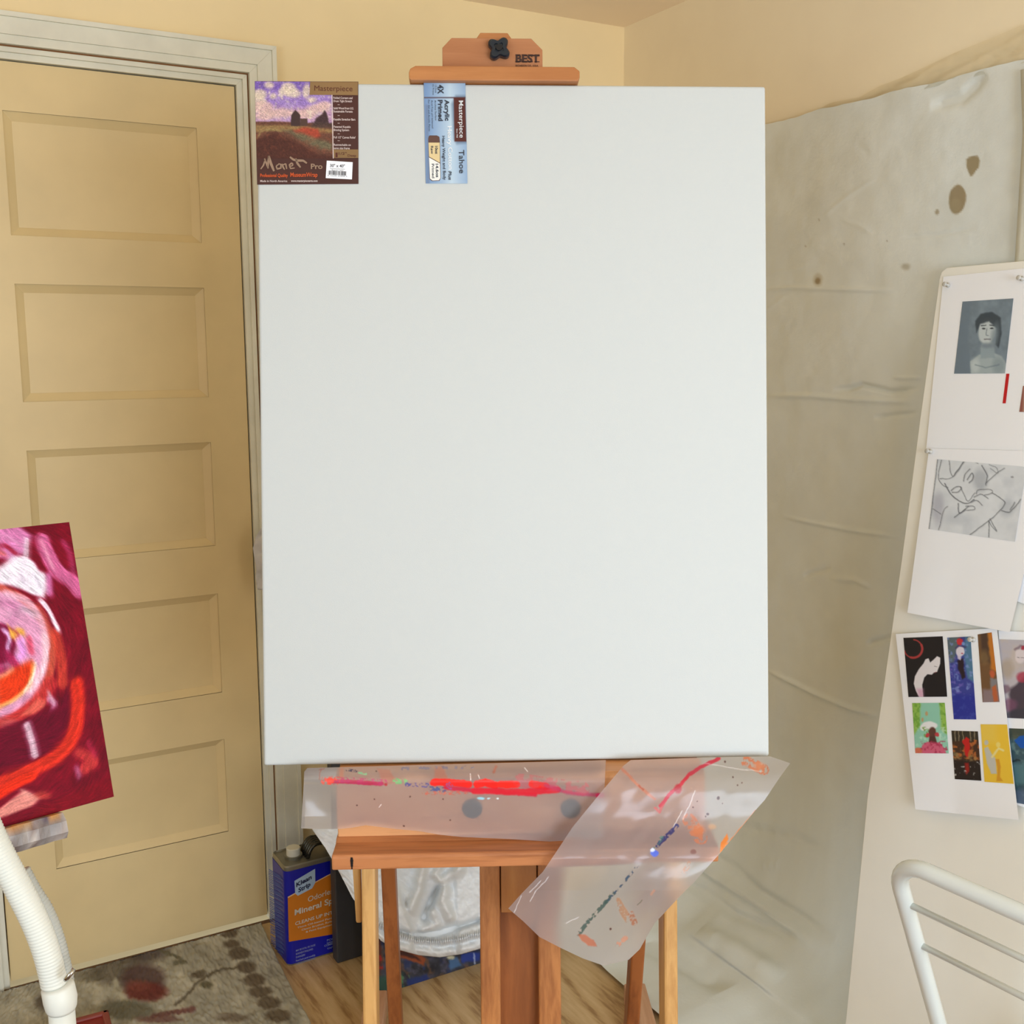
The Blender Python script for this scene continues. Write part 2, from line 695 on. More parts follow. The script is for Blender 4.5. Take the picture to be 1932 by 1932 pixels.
# floor of plain boards with lively grain
t = NT('pine_floor')
v = t.coords((1, 1, 1), (0, 0, math.radians(58)))
mp = t.n('Mapping')
mp.inputs['Scale'].default_value = (0.14, 1, 1)
t.l(v, mp.inputs['Vector'])
n1 = t.noise(mp.outputs[0], 4.0, 1, 0.35, 0.2)
ml = t.n('Math', operation='MULTIPLY', i_1=95.0)
t.l(n1, ml.inputs[0])
sn = t.n('Math', operation='SINE')
t.l(ml.outputs[0], sn.inputs[0])
n2 = t.noise(mp.outputs[0], 120, 4)
mx = t.n('Math', operation='MULTIPLY_ADD', i_1=0.9)
t.l(n2, mx.inputs[0])
m5 = t.n('Math', operation='MULTIPLY', i_1=0.20)
t.l(sn.outputs[0], m5.inputs[0])
t.l(m5.outputs[0], mx.inputs[2])
c_ = t.ramp(mx.outputs[0], [(0.16, (160, 124, 80)), (0.36, (196, 162, 114)), (0.8, (214, 184, 138))])
t.l(c_, t.b.inputs['Base Color'])
t.b.inputs['Roughness'].default_value = 0.5
M['floorwood'] = t.m

slab('floor', wood('dark_floor_boards', (70, 44, 26), (112, 76, 46), 'y', 0.5), D_LEFT, D_RIGHT, D_REAR, D_BACK, -0.05, 0)
slab('ceiling', M['ceiling'], D_LEFT, D_RIGHT, D_REAR, D_BACK, CEIL, CEIL + 0.05)
slab('wall_right', M['wall_right'], D_RIGHT, D_RIGHT + 0.08, D_REAR, D_BACK + 0.1, -0.05, CEIL + 0.05)

DU0, DU1, DZ = 0.124, 0.723, 2.032      # the door leaf
m = MB()
m.box(wp(D_LEFT, D_BACK, -0.05), U * (DU0 - 0.05 - D_LEFT), N * 0.1, Z * (CEIL + 0.1))
m.box(wp(DU1 + 0.05, D_BACK, -0.05), U * (D_RIGHT - DU1 - 0.05), N * 0.1, Z * (CEIL + 0.1))
m.box(wp(DU0 - 0.05, D_BACK, DZ + 0.02), U * (DU1 - DU0 + 0.1), N * 0.1, Z * (CEIL + 0.03 - DZ))
m.box(wp(DU0 - 0.05, D_BACK + 0.06, -0.05), U * (DU1 - DU0 + 0.1), N * 0.04, Z * (DZ + 0.07))
struct(m.build('wall_back', M['wall']))


def holed_wall(name, axis_lo, axis_hi, c, half, zlo, zhi, P):
    m = MB()
    for a, b, z0, z1 in ((axis_lo, c - half, -0.05, CEIL + 0.05), (c + half, axis_hi, -0.05, CEIL + 0.05),
                         (c - half, c + half, -0.05, zlo), (c - half, c + half, zhi, CEIL + 0.05)):
        m.hexa([P(a, 0, z0), P(b, 0, z0), P(b, 1, z0), P(a, 1, z0)], [P(a, 0, z1), P(b, 0, z1), P(b, 1, z1), P(a, 1, z1)])
    o = struct(m.build(name, M['wall']))
    fm = MB()
    for a, b, z0, z1 in ((c - half, c - half + 0.05, zlo, zhi), (c + half - 0.05, c + half, zlo, zhi),
                         (c - half, c + half, zlo, zlo + 0.05), (c - half, c + half, zhi - 0.05, zhi), (c - 0.02, c + 0.02, zlo, zhi)):
        fm.hexa([P(a, .4, z0), P(b, .4, z0), P(b, .8, z0), P(a, .8, z0)], [P(a, .4, z1), P(b, .4, z1), P(b, .8, z1), P(a, .8, z1)])
    return fm


fm = holed_wall('wall_left', D_REAR, D_BACK, W_LEFT_N, 0.8, 0.6, 1.9, lambda a, k, z: wp(D_LEFT - 0.1 * k, a, z))
struct(fm.build('window_1', M['casing']))
fm = holed_wall('wall_rear', D_LEFT, D_RIGHT, W_REAR_U, 0.9, 0.6, 1.9, lambda a, k, z: wp(a, D_REAR - 0.1 * k, z))
struct(fm.build('window_2', M['casing']))

# ---- door leaf with five sunk panels
PAN_U = (0.236, 0.634)
PAN_Z = ((1.682, 1.934), (1.332, 1.582), (0.980, 1.227), (0.617, 0.863), (0.258, 0.498))
dn = D_BACK + 0.004
m = MB()


def drect(u0, u1, z0, z1, d0, d1):
    m.box(wp(u0, d0, z0), U * (u1 - u0), N * (d1 - d0), Z * (z1 - z0))


drect(DU0, PAN_U[0], 0.012, DZ, dn, dn + 0.035)
drect(PAN_U[1], DU1, 0.012, DZ, dn, dn + 0.035)
zs = [0.012] + [q for p in reversed(PAN_Z) for q in p] + [DZ]
for k in range(0, 12, 2):
    drect(PAN_U[0], PAN_U[1], zs[k], zs[k + 1], dn, dn + 0.035)
for z0, z1 in PAN_Z:
    # ogee moulding as two nested steps, then the field
    for g, d in ((0.0, 0.003), (0.006, 0.007), (0.012, 0.011)):
        a0, a1, b0, b1 = PAN_U[0] + g, PAN_U[1] - g, z0 + g, z1 - g
        g2 = 0.006
        d2 = d + 0.004
        o = [wp(a0, dn + d, b0), wp(a1, dn + d, b0), wp(a1, dn + d, b1), wp(a0, dn + d, b1)]
        i = [wp(a0 + g2, dn + d2, b0 + g2), wp(a1 - g2, dn + d2, b0 + g2), wp(a1 - g2, dn + d2, b1 - g2), wp(a0 + g2, dn + d2, b1 - g2)]
        m.add(o + i, [(k, (k + 1) % 4, 4 + (k + 1) % 4, 4 + k) for k in range(4)])
    drect(PAN_U[0] + 0.018, PAN_U[1] - 0.018, z0 + 0.018, z1 - 0.018, dn + 0.0145, dn + 0.03)
    # side wall of the recess
    o = [wp(PAN_U[0], dn, z0), wp(PAN_U[1], dn, z0), wp(PAN_U[1], dn, z1), wp(PAN_U[0], dn, z1)]
    i = [p + N * 0.003 for p in o]
    m.add(o + i, [(k, (k + 1) % 4, 4 + (k + 1) % 4, 4 + k) for k in range(4)])
door = struct(m.build('door_1', M['door']))

# ---- casing: inner jamb and outer moulding, mitred
m = MB()


def frame_ring(g0, g1, n0, n1):
    """a mitred strip around the door opening from g0 to g1 outside the leaf"""
    for (a, b) in (((DU0 - g0, DU0 - g1)), ((DU1 + g0, DU1 + g1))):
        lo = [wp(a, n1, 0), wp(b, n1, 0), wp(b, n0, 0), wp(a, n0, 0)]
        hi = [wp(a, n1, DZ + g0), wp(b, n1, DZ + g1), wp(b, n0, DZ + g1), wp(a, n0, DZ + g0)]
        m.hexa(lo, hi)
    m.hexa([wp(DU0 - g0, n1, DZ + g0), wp(DU0 - g1, n1, DZ + g1), wp(DU0 - g1, n0, DZ + g1), wp(DU0 - g0, n0, DZ + g0)],
           [wp(DU1 + g0, n1, DZ + g0), wp(DU1 + g1, n1, DZ + g1), wp(DU1 + g1, n0, DZ + g1), wp(DU1 + g0, n0, DZ + g0)])


frame_ring(0.003, 0.016, D_BACK - 0.004, D_BACK + 0.05)
frame_ring(0.016, 0.026, D_BACK - 0.010, D_BACK + 0.02)
frame_ring(0.030, 0.048, D_BACK - 0.018, D_BACK + 0.01)
frame_ring(0.048, 0.082, D_BACK - 0.022, D_BACK + 0.01)
frame_ring(0.082, 0.092, D_BACK - 0.027, D_BACK + 0.01)
struct(m.build('trim_1', M['casing'], bevel=0.0006))
m = MB()
frame_ring(0.024, 0.032, D_BACK - 0.006, D_BACK + 0.02)
struct(m.build('trim_2', M['gap']))
# narrow baseboard behind the easel
m = MB().box(wp(0.825, D_BACK - 0.014, 0), U * (D_RIGHT - 0.83), N * 0.014, Z * 0.11)
struct(m.build('baseboard_back', M['casing'], bevel=0.002))

# ------------------------------------------------------------------ drop cloth on the right wall, sweeping onto the floor
CREASES = [  # pixels, height, width in metres
    ([(1444, 548), (1500, 543), (1560, 545), (1620, 547), (1700, 549)], 0.004, 0.004),
    ([(1450, 747), (1540, 747), (1620, 754), (1700, 757), (1740, 757)], 0.005, 0.005),
    ([(1580, 735), (1612, 732), (1634, 726), (1690, 739), (1745, 733)], -0.006, 0.005),
    ([(1655, 787), (1700, 782), (1740, 778)], -0.004, 0.004),
    ([(1690, 713), (1750, 713)], 0.003, 0.003),
    ([(1478, 973), (1540, 985), (1600, 997), (1710, 1013)], 0.004, 0.004),
    ([(1450, 1262), (1480, 1276), (1540, 1305), (1610, 1335), (1670, 1352)], 0.006, 0.005),
    ([(1520, 1085), (1575, 1070)], -0.003, 0.006),
    ([(1570, 1090), (1620, 1093), (1655, 1110)], 0.003, 0.006),
    ([(1640, 1213), (1690, 1200)], -0.004, 0.006),
    ([(1400, 1560), (1450, 1568), (1500, 1578), (1545, 1595), (1590, 1615)], -0.005, 0.006),
    ([(1460, 1638), (1495, 1634)], 0.003, 0.004),
    ([(1345, 1600), (1400, 1640), (1450, 1680), (1520, 1725), (1612, 1785)], -0.012, 0.014),
    ([(1330, 1615), (1400, 1672), (1480, 1718), (1540, 1760), (1605, 1812)], 0.012, 0.012),
    ([(1325, 1665), (1390, 1705), (1450, 1745), (1560, 1790)], -0.010, 0.012),
    ([(1385, 1825), (1430, 1850), (1480, 1880), (1540, 1925)], -0.014, 0.02),
    ([(1340, 1905), (1400, 1950)], -0.012, 0.02),
    ([(1430, 1790), (1500, 1830), (1580, 1880)], 0.010, 0.02),
    ([(1445, 590), (1485, 560), (1500, 555)], 0.001, 0.005),
    ([(1460, 515), (1530, 505)], 0.0015, 0.004),
    ([(1560, 410), (1600, 375), (1660, 335)], 0.0012, 0.005),
    ([(1620, 270), (1650, 295)], -0.001, 0.008),
    ([(1760, 200), (1820, 185), (1868, 140)], -0.006, 0.012),
    ([(1590, 415), (1625, 425), (1655, 442)], 0.0012, 0.005),
    ([(1700, 450), (1780, 443), (1850, 430)], -0.002, 0.004),
]


def nz(px, py):
    P = RIGHT.at(px, py)
    return P @ N, P[..., 2]


ns = np.r_[np.linspace(2.52, 2.2, 20), np.linspace(2.196, 1.2, 340), np.linspace(1.18, 0.5, 30)]
# profile down the wall (s, u offset from the wall, z)
prof = []
zt = 1.951
for z in np.r_[np.linspace(zt, 0.42, 500)]:
    prof.append((0.006, z))
for k in np.linspace(0, 1, 60)[1:]:
    b0, b1, b2, b3 = (0.006, 0.42), (0.012, 0.16), (0.07, 0.02), (0.30, 0.006)
    q = [(1 - k) ** 3 * b0[i] + 3 * k * (1 - k) ** 2 * b1[i] + 3 * k * k * (1 - k) * b2[i] + k ** 3 * b3[i] for i in (0, 1)]
    prof.append(tuple(q))
for k in np.linspace(0.31, 0.46, 16):
    prof.append((k, 0.006))
prof = np.array(prof)
PN, PU = np.meshgrid(ns, prof[:, 0])
_, PZ = np.meshgrid(ns, prof[:, 1])
disp = np.zeros_like(PN)
depth_w = PN
for pts, hgt, wid in CREASES:
    a = np.array([nz(*p) for p in pts])
    d = np.full(PN.shape, 1e9)
    zz = PZ - PU * 0.55                   # unrolled height, keeps folds running over the sweep
    if pts[0][1] > 1500:
        pass
    else:
        zz = PZ
    seg = np.hypot(*np.diff(a, axis=0).T)
    cum = np.r_[0, np.cumsum(seg)]
    along = np.zeros(PN.shape)
    for k, ((an, az_), (bn, bz)) in enumerate(zip(a[:-1], a[1:])):
        dx, dy = bn - an, bz - az_
        tt = np.clip(((PN - an) * dx + (zz - az_) * dy) / (dx * dx + dy * dy + 1e-9), 0, 1)
        dd = np.hypot(PN - an - tt * dx, zz - az_ - tt * dy)
        along = np.where(dd < d, (cum[k] + tt * seg[k]) / cum[-1], along)
        d = np.minimum(d, dd)
    env = np.clip(np.sin(np.pi * np.clip(along, 0, 1)) * 1.6, 0, 1)
    side = 1.0 if abs(hgt) < 0.0025 else (1.4 if wid < 0.008 else 1.4)
    disp += hgt * side * env * np.exp(-(d / wid) ** 2)
h_, w_ = PN.shape
low = (1 - np.clip(PZ / 0.9, 0, 1)) ** 1.5
disp += (vnoise(h_, w_, 95, 21) - 0.5) * (0.012 + 0.04 * low) + (vnoise(h_, w_, 26, 22) - 0.5) * 0.004
disp = np.maximum(disp + 0.004, -0.004)
uu = D_RIGHT - PU - np.where(PZ > 0.02, np.maximum(disp, -PU + 0.002), disp * 0.2)
zz = PZ + np.where(PU > 0.05, np.maximum(disp, 0) * np.clip((PU - 0.05) / 0.1, 0, 1), 0)
# wavy free edges
edge = (vnoise(h_, w_, 25, 31) - 0.5)
zz = zz + np.where(PZ > 1.90, edge * 0.008 * np.clip((PZ - 1.90) / 0.05, 0, 1), 0)
P = uu[..., None] * U + PN[..., None] * N + zz[..., None] * Z
P[..., 2] = np.maximum(P[..., 2], 0.003)
pic = Pic(1100, 100, 1940, 1940, 2, (206, 200, 184), seed=40)
q = P - EYE
qc = q @ M_CAM
sx, sy = 966 + F * qc[..., 0] / qc[..., 2], 966 + F * qc[..., 1] / qc[..., 2]
pic = Pic(1420, 90, 1940, 600, 1.0, (228, 230, 222), wob=0.7, seed=40)
pic.mottle(0.025, 60, 4)
pic.poly([(1824, 300), (1834, 295), (1845, 294), (1849, 304), (1846, 318), (1838, 328), (1832, 333), (1827, 326), (1823, 312)], (158, 142, 108), 0.95, 2)
pic.ell(1806, 376, 16, 28, (160, 143, 110), 0.95, 2, ang=6)
pic.ell(1803, 388, 10, 13, (172, 158, 124), 0.6, 4)
pic.ell(1768, 400, 4, 5, (170, 158, 132), 0.9, 2)
pic.ell(1543, 530, 5, 6, (140, 120, 88), 0.9, 3)
pic.ell(1543, 528, 9, 12, (176, 160, 124), 0.4, 5)
pic.ell(1709, 503, 8, 6, (176, 168, 145), 0.7, 5)
for x, y in ((1520, 464), (1545, 415), (1593, 461), (1673, 455)):
    pic.ell(x, y, 1.4, 1.6, (150, 138, 114), 0.6, 1.2)
C = pic.get(sx, sy)
mot = 1 + (vnoise(h_, w_, 70, 55) - 0.5) * 0.10 + (vnoise(h_, w_, 9, 56) - 0.5) * 0.05
C[..., :3] *= mot[..., None]
t = NT('canvas_drop_cloth')
a_ = t.n('Attribute', attribute_name='paint')
t.l(a_.outputs['Color'], t.b.inputs['Base Color'])
t.b.inputs['Roughness'].default_value = 0.9
nn = t.noise(t.coords(), 22, 6, 0.7)
t.bump(nn, 0.3, 0.004)
dc = MB().grid(P, C).build('drop_cloth', t.m, smooth=True)
tag(dc, 'beige canvas drop cloth with two oval stains, hung on the right wall', 'drop cloth')

# overlapping second cloth at the far right of the first
g = coons([(1926, 132), (2050, 104)], [(1903, 640), (2000, 640)],
          [(1926, 132), (1930, 250), (1916, 480), (1903, 640)], [(2050, 104), (2000, 640)], 12, 90)
offs = -0.020 + (vnoise(90, 12, 20, 8) - 0.5) * 0.008
P = RIGHT.at(g[..., 0], g[..., 1], offs)
m = MB().grid(P)
o = m.build('drop_cloth', plain('cloth_overlap', (218, 216, 200), 0.9, bump=0.2, bscale=40), smooth=True, solid=0.002)
tag(o, 'second strip of beige drop cloth overlapping the stained one at the right edge', 'drop cloth')

# clear plastic strip above the drop cloth
g = coons([(1505, 228), (1535, 212), (1566, 194), (1622, 183), (1660, 162), (1700, 147), (1742, 128), (1800, 100), (1870, 72), (1935, 44), (2010, 20)],
          [(1505, 230), (1596, 205), (1690, 182), (1742, 169), (1846, 143), (1932, 119), (2010, 100)],
          [(1505, 228), (1505, 230)], [(2010, 20), (2010, 100)], 160, 22)
offs = -0.006 + (vnoise(22, 160, 9, 18) - 0.5) * 0.010 - 0.002 * np.sin(g[..., 0] / 9.0 + g[..., 1] / 5.0)
P = RIGHT.at(g[..., 0], g[..., 1], np.minimum(offs, -0.001))
o = MB().grid(P).build('plastic_sheet', film('clear_plastic', (255, 254, 250), 0.94, 0.12, body=(250, 248, 238), bump=0.9), smooth=True)
tag(o, 'clear crinkled plastic sheeting showing above the drop cloth on the right wall', 'plastic sheet')

# ------------------------------------------------------------------ rug and floor things
pic = Pic(-320, 1715, 640, 1945, 1.0, (176, 170, 152), wob=1.2, seed=60)
pic.mottle(0.18, 22, 61)
g1, g2, g3 = (96, 84, 66), (104, 96, 72), (112, 50, 42)
for q, rx, ry in (((432, 1768), 17, 10), ((437, 1790), 16, 8), ((452, 1808), 20, 12), ((465, 1834), 19, 11), ((480, 1858), 20, 13),
                  ((492, 1880), 22, 10), ((508, 1901), 22, 12), ((525, 1925), 24, 12)):
    pic.ell(*q, rx, ry, (104, 90, 72), 0.9, 4)
pic.ell(268, 1800, 50, 26, (74, 62, 60), 0.75, 14)
pic.ell(215, 1842, 46, 26, (84, 74, 62), 0.6, 14)
pic.ell(270, 1858, 42, 30, (84, 60, 58), 0.8, 12)
pic.ell(276, 1880, 40, 18, g3, 0.9, 8)
pic.ell(262, 1868, 24, 12, (140, 78, 66), 0.6, 6)
pic.stroke([(218, 1862), (226, 1885), (238, 1902)], 10, (196, 190, 168), 0.8, 5)
pic.stroke([(300, 1800), (330, 1812), (350, 1824), (330, 1826)], 7, (104, 98, 76), 0.8, 3)
pic.stroke([(330, 1905), (360, 1880), (375, 1862), (395, 1848), (420, 1838), (445, 1835)], 5, g1, 0.8, 3)
pic.ell(375, 1848, 14, 7, g1, 0.85, 3, -10)
pic.ell(390, 1868, 13, 7, g2, 0.85, 3)
pic.stroke([(290, 1925), (330, 1918), (365, 1914)], 9, (110, 62, 58), 0.8, 4)
pic.ell(240, 1915, 55, 18, (92, 88, 70), 0.7, 8)
pic.ell(300, 1932, 40, 8, (110, 70, 66), 0.7, 5)
pic.ell(90, 1900, 24, 16, (74, 62, 52), 0.7, 8)
pic.ell(170, 1850, 26, 10, (104, 96, 78), 0.6, 8)
pic.ell(440, 1930, 30, 8, (108, 92, 76), 0.7, 5)
pic.cloud((108, 98, 80), 16, 0.62, 0.35, 66)
g = coons([(8, 1866), (250, 1795), (488, 1738)], [(-330, 2400), (690, 2400)],
          [(8, 1866), (-330, 2400)],
          [(488, 1738), (500, 1762), (530, 1828), (560, 1888), (586, 1932), (690, 2400)], 330, 260)
P = FLOOR.at(g[..., 0], g[..., 1])
hh = 0.010 + (vnoise(260, 330, 2.2, 71, 2) - 0.5) * 0.006 + (vnoise(260, 330, 30, 72) - 0.5) * 0.004
edge = np.ones((260, 330))
edge[:, 0] = edge[:, -1] = edge[0] = 0
P[..., 2] = hh * edge + 0.0022
nlim = D_BACK - 0.03
nn_ = P @ N
P = P - np.maximum(nn_ - nlim, 0)[..., None] * N
o = MB().grid(P, pic.get(g[..., 0], g[..., 1])).build('rug', painted('rug_pile', 0.95, 0.5, 500), smooth=True)
tag(o, 'beige rug with brown block border and dull red flowers, in front of the door', 'rug')

ply = MB().box(wp(0.42, 0.9, 0.0002), U * 1.06, N * 1.64, Z * 0.0016).build('plywood_sheet', M['floorwood'])
tag(ply, 'thin tan plywood sheet with lively grain lying on the floor under the easel', 'plywood')

# dark red flat box on the rug
TRAYZ = Plane((0, 0, 0.045), (0, 0, 1))
a, b = TRAYZ.at(204, 1903), TRAYZ.at(140, 1920)
e1 = (b - a) / np.linalg.norm(b - a)
e2 = np.array([-e1[1], e1[0], 0])
if e2[1] > 0:
    e2 = -e2
root = thing('red_box', 'dark red flat open box on the rug, at the lower left beside the white hose', 'box', (*(a + e1 * 0.1 + e2 * 0.1)[:2], 0.014))
Mred = plain('dark_red_card', (128, 22, 18), 0.5, var=0.1)
Mred2 = plain('dull_red_rim', (134, 60, 50), 0.6, var=0.1)
a0 = np.array([a[0], a[1], 0.014])
MB().box(a0 + e1 * 0.004 + e2 * 0.004, e1 * 0.22, e2 * 0.14, Z * 0.026).build('tray_floor', Mred, root)
mm_ = MB()
mm_.box(a0, e1 * 0.228, e2 * 0.014, Z * 0.031)
mm_.box(a0, e1 * 0.014, e2 * 0.148, Z * 0.031)
mm_.box(a0 + e1 * 0.214, e1 * 0.014, e2 * 0.148, Z * 0.031)
mm_.box(a0 + e2 * 0.134, e1 * 0.228, e2 * 0.014, Z * 0.031)
mm_.build('rim', Mred2, root, bevel=0.004)

# ------------------------------------------------------------------ mineral spirits can
CA = math.radians(31)
cf = np.array([math.cos(CA), math.sin(CA), 0])      # along the front face
cs = np.array([-math.sin(CA), math.cos(CA), 0])     # along the side face
C0 = np.array([-0.531, 2.367, 0.0020])
CW, CD, CH = 0.165, 0.098, 0.249
root = thing('solvent_can', 'blue and orange rectangular metal can of mineral spirits with white cap, beside the door frame', 'can',
             tuple(C0 + cf * CW / 2 + cs * CD / 2))


def round_rect(w, d, r, n=6):
    pts = []
    for cx, cy, a0 in ((w - r, r, -90), (w - r, d - r, 0), (r, d - r, 90), (r, r, 180)):
        for k in range(n + 1):
            a = math.radians(a0 + 90 * k / n)
            pts.append((cx + r * math.cos(a), cy + r * math.sin(a)))
    return pts


def can_ring(z, inset=0.0):
    return [C0 + cf * (x + inset) + cs * (y + inset) + Z * z
            for x, y in round_rect(CW - 2 * inset, CD - 2 * inset, 0.014 - min(inset, 0.008))]


def loft(m, rings, cap=True):
    n = len(rings[0])
    k0 = len(m.v)
    vs = [p for r in rings for p in r]
    fs = [(i * n + k, i * n + (k + 1) % n, (i + 1) * n + (k + 1) % n, (i + 1) * n + k) for i in range(len(rings) - 1) for k in range(n)]
    if cap:
        fs += [tuple(range(n))[::-1], tuple((len(rings) - 1) * n + k for k in range(n))]
    m.add(vs, fs)


blue = plain('can_blue', (14, 20, 150), 0.35, var=0.04)
tin = plain('can_tin', (150, 146, 130), 0.35, metal=0.7, var=0.1)
m = MB()
loft(m, [can_ring(0.004), can_ring(CH - 0.012)])
m.build('can_body', blue, root)
m = MB()
loft(m, [can_ring(CH - 0.012, 0.001), can_ring(CH - 0.003, 0.001), can_ring(CH, 0.003), can_ring(CH - 0.004, 0.005), can_ring(CH - 0.004, 0.04)])
m.build('tin_top', tin, root)
m = MB()
loft(m, [can_ring(0, 0.001), can_ring(0.004, -0.001)])
m.build('tin_rim', tin, root)
cc = C0 + cf * 0.040 + cs * 0.050
m = MB()
m.tube([cc + Z * (CH - 0.004), cc + Z * (CH + 0.003)], 0.021, 24)
m.build('spout_collar', tin, root, smooth=False)
m = MB()
rr = [(0.0165, 0.002), (0.0165, 0.019), (0.0155, 0.021)]
m.tube([cc + Z * (CH + z) for r, z in rr], [r for r, z in rr], 28)
tag(m.build('cap', plain('cap_white', (218, 214, 198), 0.5), root, bevel=0.0008), 'white screw cap')
m = MB()
for k in range(5):
    off = cs * (0.026 + 0.010 * k)
    path = [C0 + cf * (0.066 + 0.082 * s_) + off + Z * (CH - 0.005 + 0.036 * (1 - (2 * s_ - 1) ** 4) * (1 - 0.35 * s_)) for s_ in np.linspace(0, 1, 18)]
    m.tube(path, 0.0048, 8)
m.build('handle', plain('handle_metal', (70, 68, 62), 0.25, metal=0.8), root, smooth=True)
CF = Plane(C0, -cs)
CS = Plane(C0, cf)
CFo = -0.0


def can_front(x, z):
    return C0 + cf * x + Z * z


# orange panel, wordmark shield (on the front face, 1 mm proud)
orange = plain('can_orange', (206, 118, 24), 0.4, var=0.03)
m = MB()
flat(m, [(543, 1694), (618, 1653), (640, 1642), (660, 1634), (690, 1752), (545, 1777)], CF, 0.0006)
lab = m.build('orange_panel', orange, root)
m = MB()
m.add(CF.at(np.array([543, 618, 660, 660, 618, 543.]), np.array([1692, 1651, 1631, 1634, 1653, 1694.5]), 0.0008), [(0, 1, 2, 3, 4, 5)])
m.build('panel_edge', plain('pale_orange_line', (230, 190, 140), 0.4), lab)
sh = MB()
flat(sh, [(555.5, 1662), (594.5, 1639), (595, 1665), (589, 1676), (562, 1690), (557, 1686)], CF, 0.0014)
sho = sh.build('logo_shield', plain('shield_pale', (176, 196, 214), 0.4), root)
m = MB()
write(m, 'Klean', 559, 1674, 33, 8.5, -29, CF, 0.002, 0.03, skew=0.0, shear_y=0)
write(m, 'Strip', 563, 1684, 26, 8.5, -29, CF, 0.002, 0.03, skew=0.0, shear_y=0)
m.build('wordmark', plain('navy_ink', (10, 16, 60), 0.4), sho)
m = MB()
A_ = -20
write(m, 'Odorless', 581, 1702, 56, 10.5, A_, CF, 0.0016, 0.004, shear_y=0)
write(m, 'Mineral Spirits', 556, 1727, 104, 11, A_ + 2, CF, 0.0016, 0.022, shear_y=0)
write(m, 'CLEANS UP INTERIOR', 557, 1746, 104, 6.6, A_ + 3, CF, 0.0016, 0.016, shear_y=0)
for k, s_ in enumerate(('Thins Oil-based Paint &', 'Cleans Brushes, Rollers', '& Paint Equipment')):
    write(m, s_, 561 + k * 8, 1752 + k * 4, 78 - k * 12, 3.4, A_ + 4, CF, 0.0016, 0.012, shear_y=0)
m.build('lettering', plain('cream_ink', (214, 204, 186), 0.4), lab)
m = MB()
for k, s_ in enumerate(('MAY BE FATAL OR CAUSE', 'BLINDNESS IF SWALLOWED.', 'DANGER!', 'Read back panel carefully', 'ONE GALLON (3.785 LITERS)')):
    write(m, s_, 558.5, 1795.5 + k * 6.3, (38, 34, 18, 38, 38)[k], 3.6, -17, CF, 0.0012, 0.01, shear_y=0)
m.build('small_print', plain('pale_blue_ink', (150, 158, 196), 0.4), root)
m = MB()
for k in range(4):
    write(m, ('POISON', 'HARMFUL', 'COMBUSTIBLE', 'VAPOR')[k], 617 - (k == 2) * 5, 1776 + k * 5.2, (26, 22, 34, 20)[k], 3.6, -15, CF, 0.0012, 0.01, shear_y=0)
m.build('small_print', plain('pale_blue_ink', (150, 158, 196), 0.4), root)
m = MB()
yy = 1640
for k in range(46):
    if k in (15, 31, 37):
        yy += 2.6
        continue
    yy += 3.35
    wd = 22 + (k * 7 % 5)
    x0 = 507 + (yy - 1640) * 0.026
    m.add(CS.at(np.array([x0, x0 + wd, x0 + wd, x0]), np.array([yy, yy + 13.2, yy + 14.9, yy + 1.7]) - 4, -0.0008), [(0, 1, 2, 3)])
m.build('side_print', plain('side_blue_ink', (74, 96, 178), 0.5), root)

# charcoal panel next to the can
D0 = FLOOR.at(636.5, 1820)
root = MB()
root.box(D0 + Z * 0.002, cf * 0.24, cs * 0.030, Z * 0.52)
o = root.build('portfolio_case', plain('charcoal_card', (62, 60, 60), 0.55, var=0.08), bevel=0.003)
tag(o, 'dark charcoal upright portfolio case between the blue can and the white cloth', 'case')

# ------------------------------------------------------------------ painting on the floor under the white cloth
LEAN = math.radians(12)
pu = N * math.sin(LEAN) + Z * math.cos(LEAN)
pn = N * math.cos(LEAN) - Z * math.sin(LEAN)
O_ = wp(0.826, 2.112, 0.0025)
FP = Plane(O_, pn)
pic = Pic(640, 1700, 1080, 1900, 1.0, (50, 50, 58), wob=1.2, seed=80)
pic.mottle(0.5, 14, 81)
pic.cloud((96, 88, 104), 11, 0.5, 0.7, 82)
pic.cloud((34, 48, 92), 16, 0.58, 0.7, 83, k=9)
pic.cloud((110, 76, 52), 16, 0.6, 0.7, 84, k=9)
pic.poly([(740, 1786), (775, 1790), (803, 1808), (800, 1822), (770, 1812), (740, 1800)], (150, 72, 34), 1, 3)
pic.poly([(750, 1792), (780, 1800), (795, 1814), (775, 1808), (750, 1800)], (60, 26, 16), 0.9, 3)
pic.poly([(690, 1745), (715, 1750), (720, 1800), (718, 1840), (690, 1840)], (96, 40, 22), 1, 5)
pic.cloud((170, 34, 24), 7, 0.55, 0.9, 85, box=[(700, 1800), (722, 1800), (722, 1830), (700, 1830)], k=9)
pic.poly([(690, 1846), (760, 1835), (760, 1890), (690, 1890)], (44, 84, 66), 0.85, 8)
pic.cloud((92, 140, 88), 9, 0.5, 0.8, 86, box=[(742, 1830), (770, 1825), (775, 1865), (745, 1875)], k=8)
pic.poly([(768, 1848), (806, 1838), (812, 1850), (770, 1862)], (30, 48, 110), 0.9, 5)
pic.poly([(845, 1812), (862, 1806), (872, 1822), (850, 1830)], (76, 110, 150), 0.9, 4)
pic.poly([(868, 1800), (905, 1795), (905, 1812), (872, 1816)], (38, 60, 150), 0.8, 4)
pic.ell(850, 1807, 8, 4, (220, 210, 170), 0.9, 2)
pic.stroke([(893, 1800), (896, 1818)], 3, (190, 195, 215), 0.8, 2)
root = thing('painted_canvas', 'dark multicolour abstract painting leaning on the back wall behind the easel legs', 'painting', tuple(O_ + U * 0.26))
m = MB()
m.box(O_ + pn * 0.001, U * 0.46, pn * 0.022, pu * 0.42)
